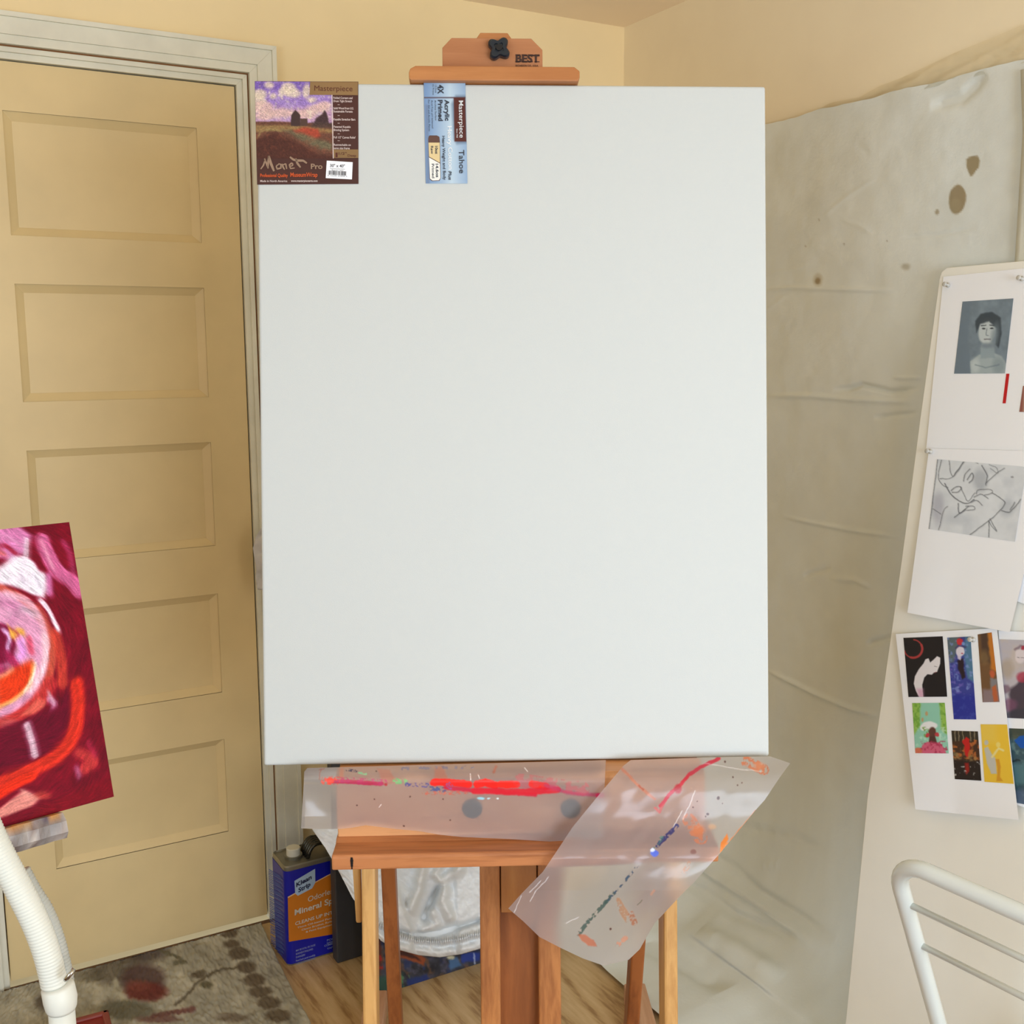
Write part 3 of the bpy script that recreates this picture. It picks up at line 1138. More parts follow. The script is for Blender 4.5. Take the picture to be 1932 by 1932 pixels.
m.build('stretcher_side', plain('dark_canvas_edge', (40, 42, 50), 0.7), root)
nu_, nv_ = 260, 130
uu_, vv_ = np.meshgrid(np.linspace(0, 0.46, nu_), np.linspace(0.42, 0, nv_))
P = O_ + uu_[..., None] * U + vv_[..., None] * pu
q = (P - EYE) @ M_CAM
m = MB().grid(P, pic.get(966 + F * q[..., 0] / q[..., 2], 966 + F * q[..., 1] / q[..., 2]))
m.build('painted_surface', painted('abstract_paint', 0.4, 0.4, 120), root)

# white fitted sheet bundled over it
HEM = [(703, 1752), (718, 1774), (742, 1789), (790, 1802), (830, 1806), (870, 1800), (905, 1790), (960, 1772), (1010, 1756), (1052, 1740)]
LEFT = [(572, 1532), (590, 1566), (614, 1600), (640, 1645), (662, 1688), (688, 1730), (703, 1752)]
g = coons([(572, 1532), (1052, 1532)], HEM, LEFT, [(1052, 1532), (1052, 1740)], 300, 190)
X_, Y_ = g[..., 0], g[..., 1]


def ridge(pts, w):
    d = np.full(X_.shape, 1e9)
    for (ax, ay), (bx, by) in zip(pts[:-1], pts[1:]):
        dx, dy = bx - ax, by - ay
        tt = np.clip(((X_ - ax) * dx + (Y_ - ay) * dy) / (dx * dx + dy * dy), 0, 1)
        d = np.minimum(d, np.hypot(X_ - ax - tt * dx, Y_ - ay - tt * dy))
    return np.exp(-(d / w) ** 2)


def softstep(pts, w, side):
    """0 to 1 across a polyline running downwards"""
    pts = np.array(pts, float)
    xs = np.interp(Y_, pts[:, 1], pts[:, 0])
    return 1 / (1 + np.exp(-side * (X_ - xs) / w))


H = 0.03 * (1 - np.clip((Y_ - 1532) / 300, 0, 1)) + 0.006
H += 0.020 * (1 - softstep([(733, 1600), (750, 1670), (768, 1730), (777, 1752)], 2.2, 1))         # left flap lies on top
H += 0.020 * ridge([(800, 1630), (790, 1680), (775, 1715)], 10)
H -= 0.018 * ridge([(829, 1672), (812, 1702), (800, 1730)], 7)
H += 0.018 * ridge([(840, 1610), (822, 1650), (832, 1662), (868, 1640)], 10)
H += 0.022 * ridge([(838, 1680), (836, 1700), (850, 1730)], 12)
H += 0.014 * softstep([(857, 1600), (860, 1700), (864, 1780)], 2.5, 1) * (X_ > 800)
H -= 0.016 * ridge([(750, 1757), (780, 1765), (830, 1760), (900, 1738)], 6)
H += 0.012 * ridge([(815, 1720), (825, 1742), (800, 1755)], 9)
hy = np.interp(X_, [p[0] for p in HEM], [p[1] for p in HEM])
up_ = hy - Y_
band = np.exp(-((up_ - 28) / 7.0) ** 2)
H += band * (0.010 + 0.0035 * np.sin(X_ * 1.55))
H += 0.010 * np.exp(-((up_ - 8) / 9.0) ** 2)
H += (vnoise(190, 300, 22, 90) - 0.5) * 0.016 + (vnoise(190, 300, 7, 91) - 0.5) * 0.004
SP = Plane(O_, pn)
P = SP.at(X_, Y_, -np.maximum(H * 2.1 - 0.01, 0.003) - 0.002)
o = MB().grid(P).build('fitted_sheet', plain('white_cotton', (242, 241, 238), 0.9, var=0.01, bump=0.2, bscale=60), smooth=True, solid=0.0012)
tag(o, 'white cotton fitted sheet with gathered hem draped over the dark painting behind the easel', 'sheet')

# ------------------------------------------------------------------ easel
YAW = math.radians(2.35)
TL = math.radians(8.2)
ex = np.array([math.cos(YAW), math.sin(YAW), 0])
ey = np.array([-math.sin(YAW), math.cos(YAW), 0])
eup = ey * math.sin(TL) + Z * math.cos(TL)
enr = ey * math.cos(TL) - Z * math.sin(TL)
E0 = np.array([0.0115, 1.5585, 0.832])


def EP(x, s, d):
    return E0 + ex * x + eup * s + enr * d


def EV(x, y, z):
    return np.array([E0[0], E0[1], 0]) + ex * x + ey * y + Z * z


easel = thing('studio_easel', 'large oak studio easel with tray, holding the blank white canvas', 'easel', tuple(EV(0, 0.2, 0)))


def ebar(name, mat, x0, x1, s0, s1, d0, d1, bev=0.003, shift=0.0):
    m = MB()
    a = shift
    m.hexa([EP(x0, s0, d0), EP(x1, s0, d0), EP(x1, s0, d1), EP(x0, s0, d1)],
           [EP(x0 + a, s1, d0), EP(x1 + a, s1, d0), EP(x1 + a, s1, d1), EP(x0 + a, s1, d1)])
    return m.build(name, mat, easel, bevel=bev)


SB = -0.832 / math.cos(TL) + 0.045
ebar('upright', M['easel_v'], -0.062, -0.031, SB, 0.55, 0.046, 0.082)
ebar('upright', M['easel_v'], 0.028, 0.063, SB, 0.55, 0.046, 0.082)
ebar('slide_plate', M['panelwood'], -0.0295, 0.0265, -0.247, 0.1, 0.052, 0.066, 0.001)
ebar('slide_groove', M['recess'], -0.031, 0.028, SB, 0.10, 0.068, 0.078, 0)
ebar('mast', M['clampbar'], -0.050, -0.006, 0.1, 1.098, 0.052, 0.072, 0.004)
for sx_ in (-1, 1):
    x0, x1 = sorted((sx_ * 0.243, sx_ * 0.2215))
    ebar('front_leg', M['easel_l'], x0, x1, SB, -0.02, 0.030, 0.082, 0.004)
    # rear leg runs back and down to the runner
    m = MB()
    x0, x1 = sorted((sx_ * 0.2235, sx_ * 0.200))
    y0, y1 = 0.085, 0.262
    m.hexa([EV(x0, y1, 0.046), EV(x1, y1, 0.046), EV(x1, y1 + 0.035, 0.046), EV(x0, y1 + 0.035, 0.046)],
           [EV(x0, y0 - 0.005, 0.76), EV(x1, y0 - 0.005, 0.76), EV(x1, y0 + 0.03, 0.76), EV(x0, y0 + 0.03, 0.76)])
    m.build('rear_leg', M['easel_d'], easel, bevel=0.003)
    # runner on the floor
    m = MB()
    x0, x1 = sorted((sx_ * 0.310, sx_ * 0.262))
    m.box(EV(x0, -0.16, 0.002), ex * (x1 - x0), ey * 0.82, Z * 0.044)
    m.build('floor_runner', M['pink_wood'], easel, bevel=0.004)
# cross beams between the runners, below the picture
m = MB()
m.box(EV(-0.262, -0.135, 0.002), ex * 0.524, ey * 0.05, Z * 0.046)
m.build('cross_beam', M['easel_h'], easel, bevel=0.003)
m = MB()
m.box(EV(-0.262, 0.255, 0.002), ex * 0.524, ey * 0.05, Z * 0.046)
m.build('cross_beam', M['easel_h'], easel, bevel=0.003)
# slim strut outside the left leg
m = MB()
m.hexa([EV(-0.256, 0.03, 0.560), EV(-0.247, 0.03, 0.560), EV(-0.247, 0.045, 0.560), EV(-0.256, 0.045, 0.560)],
       [EV(-0.262, 0.03, 0.74), EV(-0.247, 0.03, 0.74), EV(-0.247, 0.045, 0.74), EV(-0.262, 0.045, 0.74)])
m.build('side_strut', M['easel_l'], easel, bevel=0.003)

# ledge, fascia and tray
TH = 0.271
prof_f = [(-0.040, 0.736), (-0.040, 0.822), (-0.034, 0.829), (0.034, 0.831), (0.034, 0.815), (-0.012, 0.808), (-0.012, 0.736)]
MB().prism([EV(-TH, y, z) for y, z in prof_f], ex * 2 * TH).build('fascia', M['easel_f'], easel, bevel=0.002)
m = MB()
prof_t = [(0.03, 0.736), (-0.042, 0.738), (-0.052, 0.734), (-0.070, 0.735), (-0.098, 0.738), (-0.101, 0.735), (-0.101, 0.716), (0.03, 0.712)]
m.prism([EV(-TH - 0.002, y, z) for y, z in prof_t], ex * (2 * TH + 0.012))
m.build('tray', M['easel_h'], easel, bevel=0.0025)
m = MB()
for dz in np.linspace(-0.008, 0.008, 9):
    w = 0.0012 * (1.4 - abs(dz) / 0.008) + random.random() * 0.0012
    m.box(EV(-0.2445 - w, -0.1018, 0.7255 + dz), ex * 2 * w, ey * 0.001, Z * 0.0018)
m.build('ink_mark', M['black'], easel)


def lobed(name, c, xdir, zdir, outdir, r, th, mat, parent, lobes=4, k=0.35, rot=45):
    m = MB()
    ring = []
    for i in range(48):
        a = 2 * math.pi * i / 48
        rr_ = r * (1 - k * (0.5 - 0.5 * math.cos(lobes * (a - math.radians(rot)))) ** 1.3)
        ring.append(xdir * rr_ * math.cos(a) + zdir * rr_ * math.sin(a))
    rings = [[c + p * s_ + outdir * h for p in ring] for s_, h in ((0.92, 0), (1, th * 0.2), (1, th * 0.8), (0.85, th), (0.45, th), (0.42, th * 0.85))]
    loft(m, rings)
    return m.build(name, mat, parent, smooth=False)


for px_ in (891, 1076):
    P_ = Plane(EV(0, -0.040, 0), ey).at(px_, 1522)
    m = MB()
    m.tube([P_ - ey * s_ for s_ in (0, 0.0015, 0.0045, 0.006)], [0.013, 0.0145, 0.0145, 0.011], 24)
    m.build('knob', M['teal_black'], easel)

# top clamp
m = MB()
bx0, bx1 = -0.1570, 0.0965
pts = []
for (x, z, sg) in ((bx0, 0.001, 1), (bx1, 0.001, -1)):
    pass
bar = [(bx0 + 0.003, 0.001), (bx1 - 0.003, 0.001), (bx1, 0.006), (bx1, 0.016), (bx1 - 0.008, 0.0222), (bx0 + 0.010, 0.0222), (bx0 + 0.002, 0.018), (bx0, 0.012), (bx0, 0.004)]
m.prism([EP(x, 1.016 + z, -0.012) for x, z in bar], enr * 0.062)
m.build('clamp_bar', M['clampbar'], easel, bevel=0.0015)
m = MB()
px0, px1, ph = -0.108, 0.0440, 0.0795
pl2 = [(px0, 0.0222), (px1, 0.0222), (px1, ph - 0.017), (px1 - 0.017, ph), (px0 + 0.014, ph), (px0, ph - 0.015)]
m.prism([EP(x, 1.016 + z, 0.026) for x, z in pl2], enr * 0.02)
m.build('clamp_plate', M['clamp'], easel, bevel=0.001)
m = MB()
tb = [(-0.058, 0.03), (0.000, 0.03), (0.000, ph + 0.006), (-0.008, ph + 0.0175), (-0.050, ph + 0.0175), (-0.058, ph + 0.006)]
m.prism([EP(x, 1.016 + z, 0.048) for x, z in tb], enr * 0.018)
m.build('mast_cap', M['clampbar'], easel, bevel=0.001)
CP = Plane(EP(0, 1.05, 0.026), enr)
kc = CP.at(941, 96)
lobed('knob', kc, ex, eup, -enr, 0.0185, 0.013, M['teal_black'], easel, 4, 0.38, 53)
m = MB()
m.tube([kc - enr * 0.0105, kc - enr * 0.0145], 0.005, 16)
m.build('knob_bolt', M['black'], easel)
m = MB()
write(m, 'BEST', 973, 117, 45, 14.5, 0.5, CP, -0.0012, 0.035)
for x in (973, 984.5, 996.5, 1009):      # slab serifs of the stamp
    for yy, w in ((102.6, 9), (115.6, 9)):
        m.add(CP.at(np.array([x - .6, x + w, x + w, x - .6]), np.array([yy, yy, yy + 1.6, yy + 1.6]), -0.0012), [(0, 1, 2, 3)])
write(m, 'RICHESON CO., U.S.A.', 973, 125.5, 43, 3.6, 0, CP, -0.0012, 0.02)
m.build('stamped_lettering', plain('stamp_ink', (60, 34, 24), 0.7), easel)

# ------------------------------------------------------------------ blank canvas with its labels
cv = thing('stretched_canvas', 'large blank white stretched canvas standing upright on the easel', 'canvas', tuple(EP(-0.002, 0, 0.019)))
CXL, CXR, CHT, CDP = -0.3830, 0.3790, 1.016, 0.038
t = NT('primed_canvas')
t.b.inputs['Base Color'].default_value = rgba((202, 205, 202))
t.b.inputs['Roughness'].default_value = 0.7
vo = t.n('TexNoise')
vo.inputs['Scale'].default_value = 900
vo.inputs['Detail'].default_value = 2
t.l(t.coords(), vo.inputs['Vector'])
t.bump(vo.outputs[0], 0.25, 0.0006)
m = MB()
m.hexa([EP(CXL, 0.0015, 0), EP(CXR, 0.0015, 0), EP(CXR, 0.0015, CDP), EP(CXL, 0.0015, CDP)],
       [EP(CXL, CHT, 0), EP(CXR, CHT, 0), EP(CXR, CHT, CDP), EP(CXL, CHT, CDP)])
m.build('canvas_front', t.m, cv, bevel=0.004, seg=3)
CVP = Plane(EP(0, 0.5, 0), enr)
O1 = -0.0008

# -- label with the landscape
Lq = [(480.5, 153), (676.0, 154), (676.5, 347), (485.0, 348.5)]
lab = MB()
brown = (70, 34, 30)
g = quad(Lq, 2, 2)
a_ = CVP.at(np.array([q[0] for q in Lq]), np.array([q[1] for q in Lq]), O1)
b_ = CVP.at(np.array([q[0] for q in Lq]), np.array([q[1] for q in Lq]), O1 + 0.0006)
lab.add(list(a_) + list(b_), [(0, 1, 2, 3), (7, 6, 5, 4), (0, 4, 5, 1), (1, 5, 6, 2), (2, 6, 7, 3), (3, 7, 4, 0)])
lab = lab.build('picture_label', plain('label_brown', brown, 0.4, var=0.03), cv)
tag(lab, 'dark brown square label with a landscape and canvas size sticker')
pic = Pic(478, 150, 632, 300, 0.7, (150, 120, 185), wob=0.6, seed=100)
sky = [(470, 140), (640, 140), (640, 228), (470, 228)]
pic.poly([(470, 140), (640, 140), (640, 175), (470, 175)], (112, 84, 165), 0.8, 18)
pic.poly([(470, 200), (640, 205), (640, 235), (470, 235)], (190, 150, 175), 0.9, 14)
pic.cloud((176, 150, 196), 16, 0.5, 0.6, 102)
for cx, cy, rx, ry in ((491, 178, 12, 10), (484, 190, 16, 14), (495, 202, 20, 12), (545, 165, 13, 9), (553, 176, 15, 8), (536, 172, 10, 8), (507, 160, 9, 6),
                       (578, 172, 7, 12), (588, 188, 8, 5), (515, 181, 6, 5), (600, 205, 22, 8), (578, 215, 20, 9), (530, 213, 26, 8), (500, 218, 20, 8), (612, 198, 14, 7)):
    pic.ell(cx, cy, rx, ry, (222, 202, 178) if cy < 195 else (214, 178, 168), 0.85, 5)
pic.cloud((232, 215, 190), 6, 0.6, 0.7, 103, box=[(478, 150), (632, 150), (632, 225), (478, 225)])
pic.poly([(470, 230), (520, 229), (560, 231), (632, 233), (640, 310), (470, 310)], (104, 66, 52), 1, 2)
pic.poly([(478, 236), (540, 236), (600, 240), (632, 246), (632, 252), (560, 246), (500, 248), (478, 250)], (150, 122, 76), 0.8, 4)
pic.stroke([(484, 262), (492, 248), (510, 244), (530, 247)], 4, (150, 130, 84), 0.8, 3)
pic.poly([(552, 246), (575, 240), (600, 243), (604, 256), (592, 268), (578, 256), (560, 254)], (168, 66, 48), 0.9, 5)
pic.poly([(532, 244), (548, 252), (570, 266), (600, 280), (625, 285), (628, 270), (600, 262), (570, 250)], (104, 104, 78), 0.75, 7)
pic.poly([(478, 262), (520, 250), (560, 268), (600, 290), (640, 296), (640, 320), (470, 320)], (76, 40, 34), 0.95, 8)
pic.cloud((130, 70, 50), 7, 0.6, 0.4, 104, box=[(478, 240), (632, 240), (632, 290), (478, 290)])
pic.poly([(592, 232), (597, 222), (606, 216), (612, 208), (616, 213), (619, 222), (620, 236), (592, 236)], (66, 46, 50), 1, 2)
pic.poly([(588, 230), (640, 232), (640, 242), (588, 240)], (74, 56, 52), 0.8, 4)
pic.smear(560, 600, 7, 0.18, 402, 0.9)
# plain farmhouse standing in the field
pic.poly([(549, 238), (549, 218), (558, 207), (567, 218), (567, 238)], (66, 48, 48), 1, 1.5)
pic.poly([(567, 238), (567, 224), (580, 224), (580, 238)], (82, 60, 54), 1, 1.5)
m = flat(MB(), [(481, 153.5), (626.5, 154.3), (631, 299), (484, 299)], CVP, O1 - 0.0004, pic, 1.0)
m.build('landscape_print', painted('print_ink', 0.35), lab)
gold = plain('gold_band', (140, 108, 68), 0.4, var=0.05)
m = MB()
flat(m, [(585, 154.2), (675, 154.6), (675.3, 179.5), (584, 179)], CVP, O1 - 0.0006)
m.build('gold_band', gold, lab)
m = MB()
flat(m, [(628, 282), (675.9, 282), (676, 298), (628.5, 298)], CVP, O1 - 0.0006)
m.build('gold_band', gold, lab)
m = MB()
write(m, 'Masterpiece', 593, 171, 72, 10.5, 0.8, CVP, O1 - 0.0010, 0.0)
m.build('dark_lettering', plain('brown_ink_', (88, 34, 22), 0.5), lab)
m = MB()
write(m, '1', 633, 296.5, 4, 9, 0, CVP, O1 - 0.001, 0.02)
write(m, '1/2"', 639, 292, 15, 5, 0, CVP, O1 - 0.001, 0.01)
write(m, 'Deep', 656, 295.5, 16, 4.5, 0, CVP, O1 - 0.001, 0.01)
m.build('dark_lettering', plain('brown_ink', (88, 34, 22), 0.5), lab)
m = MB()
flat(m, [(625.5, 179), (627, 179), (629.6, 299), (628, 299)], CVP, O1 - 0.0008)
for s_, yy, w in (('Folded Corners and', 186.5, 36), ('Drum Tight Stretch', 192.5, 35), ('Solid Wood from U.S.', 206, 38), ('Sustainable Forests', 212, 36),
                  ('Keyable Stretcher Bars', 227, 41), ('Patented Keyable', 241, 32), ('Bracing System', 247, 29), ('Full 1/2" Canvas Relief', 261, 41),
                  ('Restretchable on', 275, 32), ('same size frame', 281.3, 30)):
    write(m, s_, 629 + (yy - 180) * 0.008, yy, w, 4.2, 0.6, CVP, O1 - 0.001, 0.012)
for yy in (198, 218.5, 233, 253, 266):
    write(m, '~', 637, yy + 1, 4, 4, 0, CVP, O1 - 0.001, 0.02)
write(m, 'Made in North America', 491, 343.3, 51, 3.9, 0, CVP, O1 - 0.001, 0.012)
write(m, 'www.masterpiecearts.com', 549, 343, 50, 4.0, 0, CVP, O1 - 0.001, 0.02)
m.build('white_lettering', plain('white_ink', (226, 206, 200), 0.5), lab)
m = MB()
write(m, 'Professional Quality', 491, 334, 52, 6.6, 0, CVP, O1 - 0.001, 0.012)
write(m, 'MuseumWrap', 548, 333.5, 51, 8.4, 0, CVP, O1 - 0.001, 0.012)
m.build('orange_lettering', plain('orange_ink', (226, 92, 36), 0.5), lab)


def ribbon(m, pts, w, plane, off):
    """brush letter stroke with swelling width"""
    pts = curve_pts(pts, 14)
    for k in range(len(pts) - 1):
        pass
    d = np.gradient(pts, axis=0)
    d /= np.hypot(*d.T)[:, None] + 1e-9
    n_ = np.stack([-d[:, 1], d[:, 0]], -1)
    prof_ = w / 2 * (0.55 + 0.45 * np.sin(np.linspace(0.25, 2.9, len(pts))))[:, None]
    a, b = pts + n_ * prof_, pts - n_ * prof_
    P_ = plane.at(np.r_[a[:, 0], b[:, 0]], np.r_[a[:, 1], b[:, 1]], off)
    k = len(pts)
    m.add(P_, [(i, i + 1, k + i + 1, k + i) for i in range(k - 1)])


m = MB()
for pts, w in (([(492, 319), (497, 312), (501, 300)], 3.0), ([(499, 299), (503, 309), (506, 318)], 3.4), ([(506, 317), (506, 305), (507, 294)], 3.4), ([(507, 294), (511, 308), (517, 323)], 5.0),
               ([(526, 310), (521, 313), (523, 319), (530, 317), (530, 310), (525, 309)], 3.0),
               ([(532, 309), (534, 315), (537, 320)], 3.2), ([(534, 311), (539, 309), (541, 319)], 2.8),
               ([(547, 314), (553, 312), (551, 307), (546, 311), (548, 318), (556, 317)], 3.0),
               ([(547, 296), (553, 301), (562, 303), (572, 303), (579, 308)], 4.6), ([(558, 299), (561, 308), (567, 316)], 4.2)):
    ribbon(m, pts, w, CVP, O1 - 0.001)
write(m, 'Pro', 586.5, 318.5, 22, 10, 0, CVP, O1 - 0.001, 0.03)
m.build('signature_lettering', plain('tan_ink', (158, 128, 104), 0.5), lab)
st_ = flat(MB(), [(616.5, 303), (665.5, 306), (664, 338.5), (614.5, 336)], CVP, O1 - 0.0012).build('size_sticker', M['paper'], lab)
m = MB()
write(m, '30" x 40"', 622.5, 314.8, 28, 5.8, 2.5, CVP, O1 - 0.0016, 0.012)
write(m, 'Stretched Cotton Canvas', 623, 318.5, 28, 1.6, 2.5, CVP, O1 - 0.0016, 0.002)
write(m, 'Monet Pro - White', 626, 321.5, 22, 1.6, 2.5, CVP, O1 - 0.0016, 0.002)
rs = random.Random(3)
x = 619.5
while x < 653:
    w = rs.choice((0.5, 0.9, 1.4))
    dy = (x - 619) * 0.05
    m.add(CVP.at(np.array([x, x + w, x + w - .3, x - .3]), np.array([321.6 + dy, 321.6 + dy, 329.5 + dy, 329.5 + dy]), O1 - 0.0016), [(0, 1, 2, 3)])
    x += w + rs.choice((0.6, 0.9, 1.2))
write(m, '0 12345 67890 5', 618, 332, 37, 1.8, 2.5, CVP, O1 - 0.0016, 0.002)
m.build('sticker_print', plain('sticker_ink', (70, 66, 70), 0.5), lab)

# -- blue band label
Bq = [(799.5, 156.5), (878, 157), (882, 346), (803.5, 346)]
lb = MB()
a_ = CVP.at(np.array([q[0] for q in Bq]), np.array([q[1] for q in Bq]), O1)
b_ = a_ + enr * 0.0006
lb.add(list(a_) + list(b_), [(0, 1, 2, 3), (7, 6, 5, 4), (0, 4, 5, 1), (1, 5, 6, 2), (2, 6, 7, 3), (3, 7, 4, 0)])
lb = lb.build('band_label', plain('label_blue_edge', (150, 172, 196), 0.4), cv)
tag(lb, 'light blue vertical band label with sideways lettering')
pic = Pic(796, 152, 886, 350, 0.8, (158, 186, 206), seed=110)
x_ = (pic.X - 800 - (pic.Y - 157) * 0.02) / 79
grad = np.clip(np.abs(x_ - 0.62) * 1.7, 0, 1)
pic.a[..., :3] = np.array((188, 208, 222.)) * (1 - grad[..., None]) + np.array((120, 150, 190.)) * grad[..., None]
pic.poly([(852, 196), (860, 180), (885, 180), (885, 270), (862, 272), (856, 262)], (96, 116, 140), 0.8, 6)
pic.stroke([(799, 184.2), (884, 184.2)], 2.4, (88, 74, 86), 1, 1)
pic.poly([(856, 184), (877.6, 184), (879.8, 267), (857.5, 267)], (84, 40, 36), 1, 1)
pic.stroke([(805, 200), (808, 346)], 5, (112, 128, 156), 0.7, 4)
flat(MB(), Bq, CVP, O1 - 0.0004, pic, 1.0).build('band_print', painted('band_ink', 0.4), lb)
# weight box
m = MB()
rq = [(811, 255.5), (824, 255.5), (829, 258), (830, 267), (831.5, 336), (829, 341), (815, 341.5), (810.5, 338), (808, 262), (809, 257)]
flat(m, rq, CVP, O1 - 0.0008)
m.build('weight_box_outline', plain('box_brown', (92, 62, 52), 0.5), lb)
m = MB()
flat(m, [(808.4, 269), (829.5, 269), (830, 307), (809.6, 295.5)], CVP, O1 - 0.0011)
m.build('weight_box_raw', plain('box_tan', (222, 198, 146), 0.5), lb)
m = MB()
flat(m, [(809.4, 297), (830, 308.5), (830.8, 336), (828, 340), (816, 340.5), (811.3, 337)], CVP, O1 - 0.0011)
m.build('weight_box_primed', plain('box_white', (236, 234, 226), 0.5), lb)
m = MB()
write(m, '4X', 826, 160, 17, 11, 89, CVP, O1 - 0.0015, 0.03)
write(m, 'Acrylic', 839, 188, 40, 8.6, 88.5, CVP, O1 - 0.0015, 0.03)
write(m, 'Primed', 826.5, 188.5, 40, 8.6, 88.5, CVP, O1 - 0.0015, 0.03)
write(m, 'Tahoe', 865.8, 283, 44, 10.5, 88.6, CVP, O1 - 0.0015, 0.01)
write(m, 'Heavy Weight and Body', 834.3, 256.5, 83, 5.4, 88.5, CVP, O1 - 0.0015, 0.015)
write(m, 'Plus', 846, 323, 16, 6, 88.5, CVP, O1 - 0.0015, 0.02, skew=0.15)
write(m, '10oz', 821, 275.5, 15, 4.8, 88, CVP, O1 - 0.0015, 0.03)
write(m, 'Raw', 812.8, 275.5, 15, 4.8, 88, CVP, O1 - 0.0015, 0.015)
write(m, '14.6oz', 822, 309, 26, 5.2, 88, CVP, O1 - 0.0015, 0.03)
write(m, 'Primed', 814.4, 309, 27, 4.8, 88, CVP, O1 - 0.0015, 0.015)
write(m, 'Archival Surface', 820, 189, 38, 3.2, 88.5, CVP, O1 - 0.0015, 0.0)
write(m, 'Acid Free pH balanced', 813.5, 189, 53, 3.2, 88.5, CVP, O1 - 0.0015, 0.0)
write(m, 'For Oil and Acrylic Paints', 807.5, 188.5, 59, 3.2, 88.5, CVP, O1 - 0.0015, 0.0)
write(m, '12.5oz', 821, 160, 15, 2.8, 89, CVP, O1 - 0.0015, 0.0)
write(m, '15 Prime', 816, 159, 20, 2.8, 89, CVP, O1 - 0.0015, 0.0)
m.build('dark_lettering', plain('slate_ink', (44, 52, 66), 0.5), lb)
m = MB()
write(m, 'Masterpiece', 865.5, 190, 70, 9.0, 88.6, CVP, O1 - 0.0015, 0.002)
write(m, 'Since 1962', 861, 243, 17, 2.8, 88.6, CVP, O1 - 0.0015, 0.0)
m.build('pale_lettering', plain('label_white_ink_', (234, 236, 238), 0.5), lb)
m = MB()
write(m, 'Heavy Cotton', 844.5, 238, 82, 8.2, 88.5, CVP, O1 - 0.0015, 0.016)
m.build('pale_lettering', plain('label_white_ink', (234, 236, 238), 0.5), lb)

# ------------------------------------------------------------------ waxed paper sheets hung over the tray
wax = film('waxed_paper', (252, 243, 236), 0.63, 0.32, attr='paint', body=(226, 226, 230), bump=0.08, frost=0.94)


def drape(name, g, pic, depth, label, seed, amp=0.003):
    offs = depth(g[..., 0], g[..., 1]) + (vnoise(*g.shape[:2], 60, seed, 2) - 0.5) * amp * 2 + (vnoise(*g.shape[:2], 22, seed + 1, 1) - 0.5) * amp * 0.2
    P = Plane(EV(0, 0, 0), ey).at(g[..., 0], g[..., 1], offs)
    o = MB().grid(P, pic.get(g[..., 0], g[..., 1])).build(name, wax, smooth=True)
    return tag(o, label, 'paper sheet')


# left sheet
pic = Pic(560, 1425, 1155, 1605, 0.7, (200, 120, 100), wob=0.7, seed=120, alpha=True)
red, mag = (236, 30, 22), (186, 24, 72)
pic.stroke([(645, 1452), (644, 1470)], 8, (206, 122, 88), 0.45, 4)
pic.poly([(712, 1450), (735, 1452), (748, 1476), (722, 1480)], (196, 116, 90), 0.5, 4)
pic.poly([(820, 1448), (836, 1446), (846, 1470), (818, 1478)], (200, 112, 80), 0.5, 4)
pic.stroke([(936, 1446), (932, 1456)], 5, (190, 96, 58), 0.7, 3)
pic.stroke([(605, 1452), (602, 1470)], 2, (176, 92, 72), 0.6, 1.5)
pic.stroke([(602, 1452), (612, 1450)], 2, (176, 92, 72), 0.6, 1.5)
pic.stroke([(630, 1475), (660, 1475), (720, 1479)], 8, mag, 0.9, 2)
pic.dry([(640, 1472), (725, 1476)], 12, (190, 60, 110), 0.7, 4, 0.5, 121)
pic.ell(623, 1473, 7, 6, (242, 70, 54), 0.95, 2)
pic.dry([(612, 1473), (634, 1473)], 16, (242, 80, 60), 0.8, 3, 0.5, 122)
pic.ell(728, 1480, 3, 3, (180, 34, 48), 0.9, 1.5)
pic.dry([(745, 1474), (764, 1474)], 10, (120, 190, 120), 0.85, 4, 0.48, 123)
pic.dry([(655, 1453), (672, 1455)], 5, (40, 40, 80), 0.9, 3, 0.4, 124)
pic.dry([(676, 1458), (690, 1460)], 5, (140, 200, 150), 0.8, 3, 0.45, 125)
pic.dry([(768, 1480), (815, 1482)], 8, (70, 76, 150), 0.85, 4, 0.5, 126)
pic.dry([(812, 1488), (838, 1490)], 9, (70, 86, 140), 0.9, 4, 0.42, 127)
pic.stroke([(818, 1476), (850, 1476), (884, 1480)], 14, red, 1, 2)
pic.stroke([(840, 1486), (890, 1491), (960, 1496), (1010, 1499)], 8, (200, 24, 60), 0.95, 3)
pic.stroke([(900, 1480), (915, 1476), (935, 1482)], 15, red, 1, 2)
pic.stroke([(944, 1480), (975, 1480)], 14, (240, 36, 24), 1, 2)
pic.stroke([(1004, 1480), (1030, 1484)], 14, (238, 36, 24), 1, 2)
pic.stroke([(895, 1492), (940, 1493), (985, 1494), (1040, 1491), (1052, 1490)], 12, (214, 24, 44), 0.95, 3)
pic.stroke([(1030, 1482), (1050, 1488), (1070, 1496), (1100, 1499), (1138, 1500)], 7, (176, 40, 90), 0.75, 4)
pic.stroke([(1128, 1501), (1140, 1501)], 9, (196, 30, 80), 0.95, 2)
pic.dry([(980, 1472), (1100, 1488)], 26, (206, 80, 96), 0.45, 9, 0.45, 128)
pic.dry([(800, 1496), (880, 1496)], 7, (226, 90, 60), 0.6, 3, 0.55, 129)
pic.dry([(850, 1484), (846, 1480)], 10, (150, 90, 160), 0.8, 3, 0.5, 130)
pic.dry([(892, 1447), (760, 1450)], 6, (90, 110, 160), 0.5, 6, 0.6, 131)
pic.ell(907, 1506, 7, 2.6, (150, 208, 222), 0.95, 1.5)
pic.ell(922, 1506.5, 3, 1.6, (190, 220, 226), 0.9, 1)
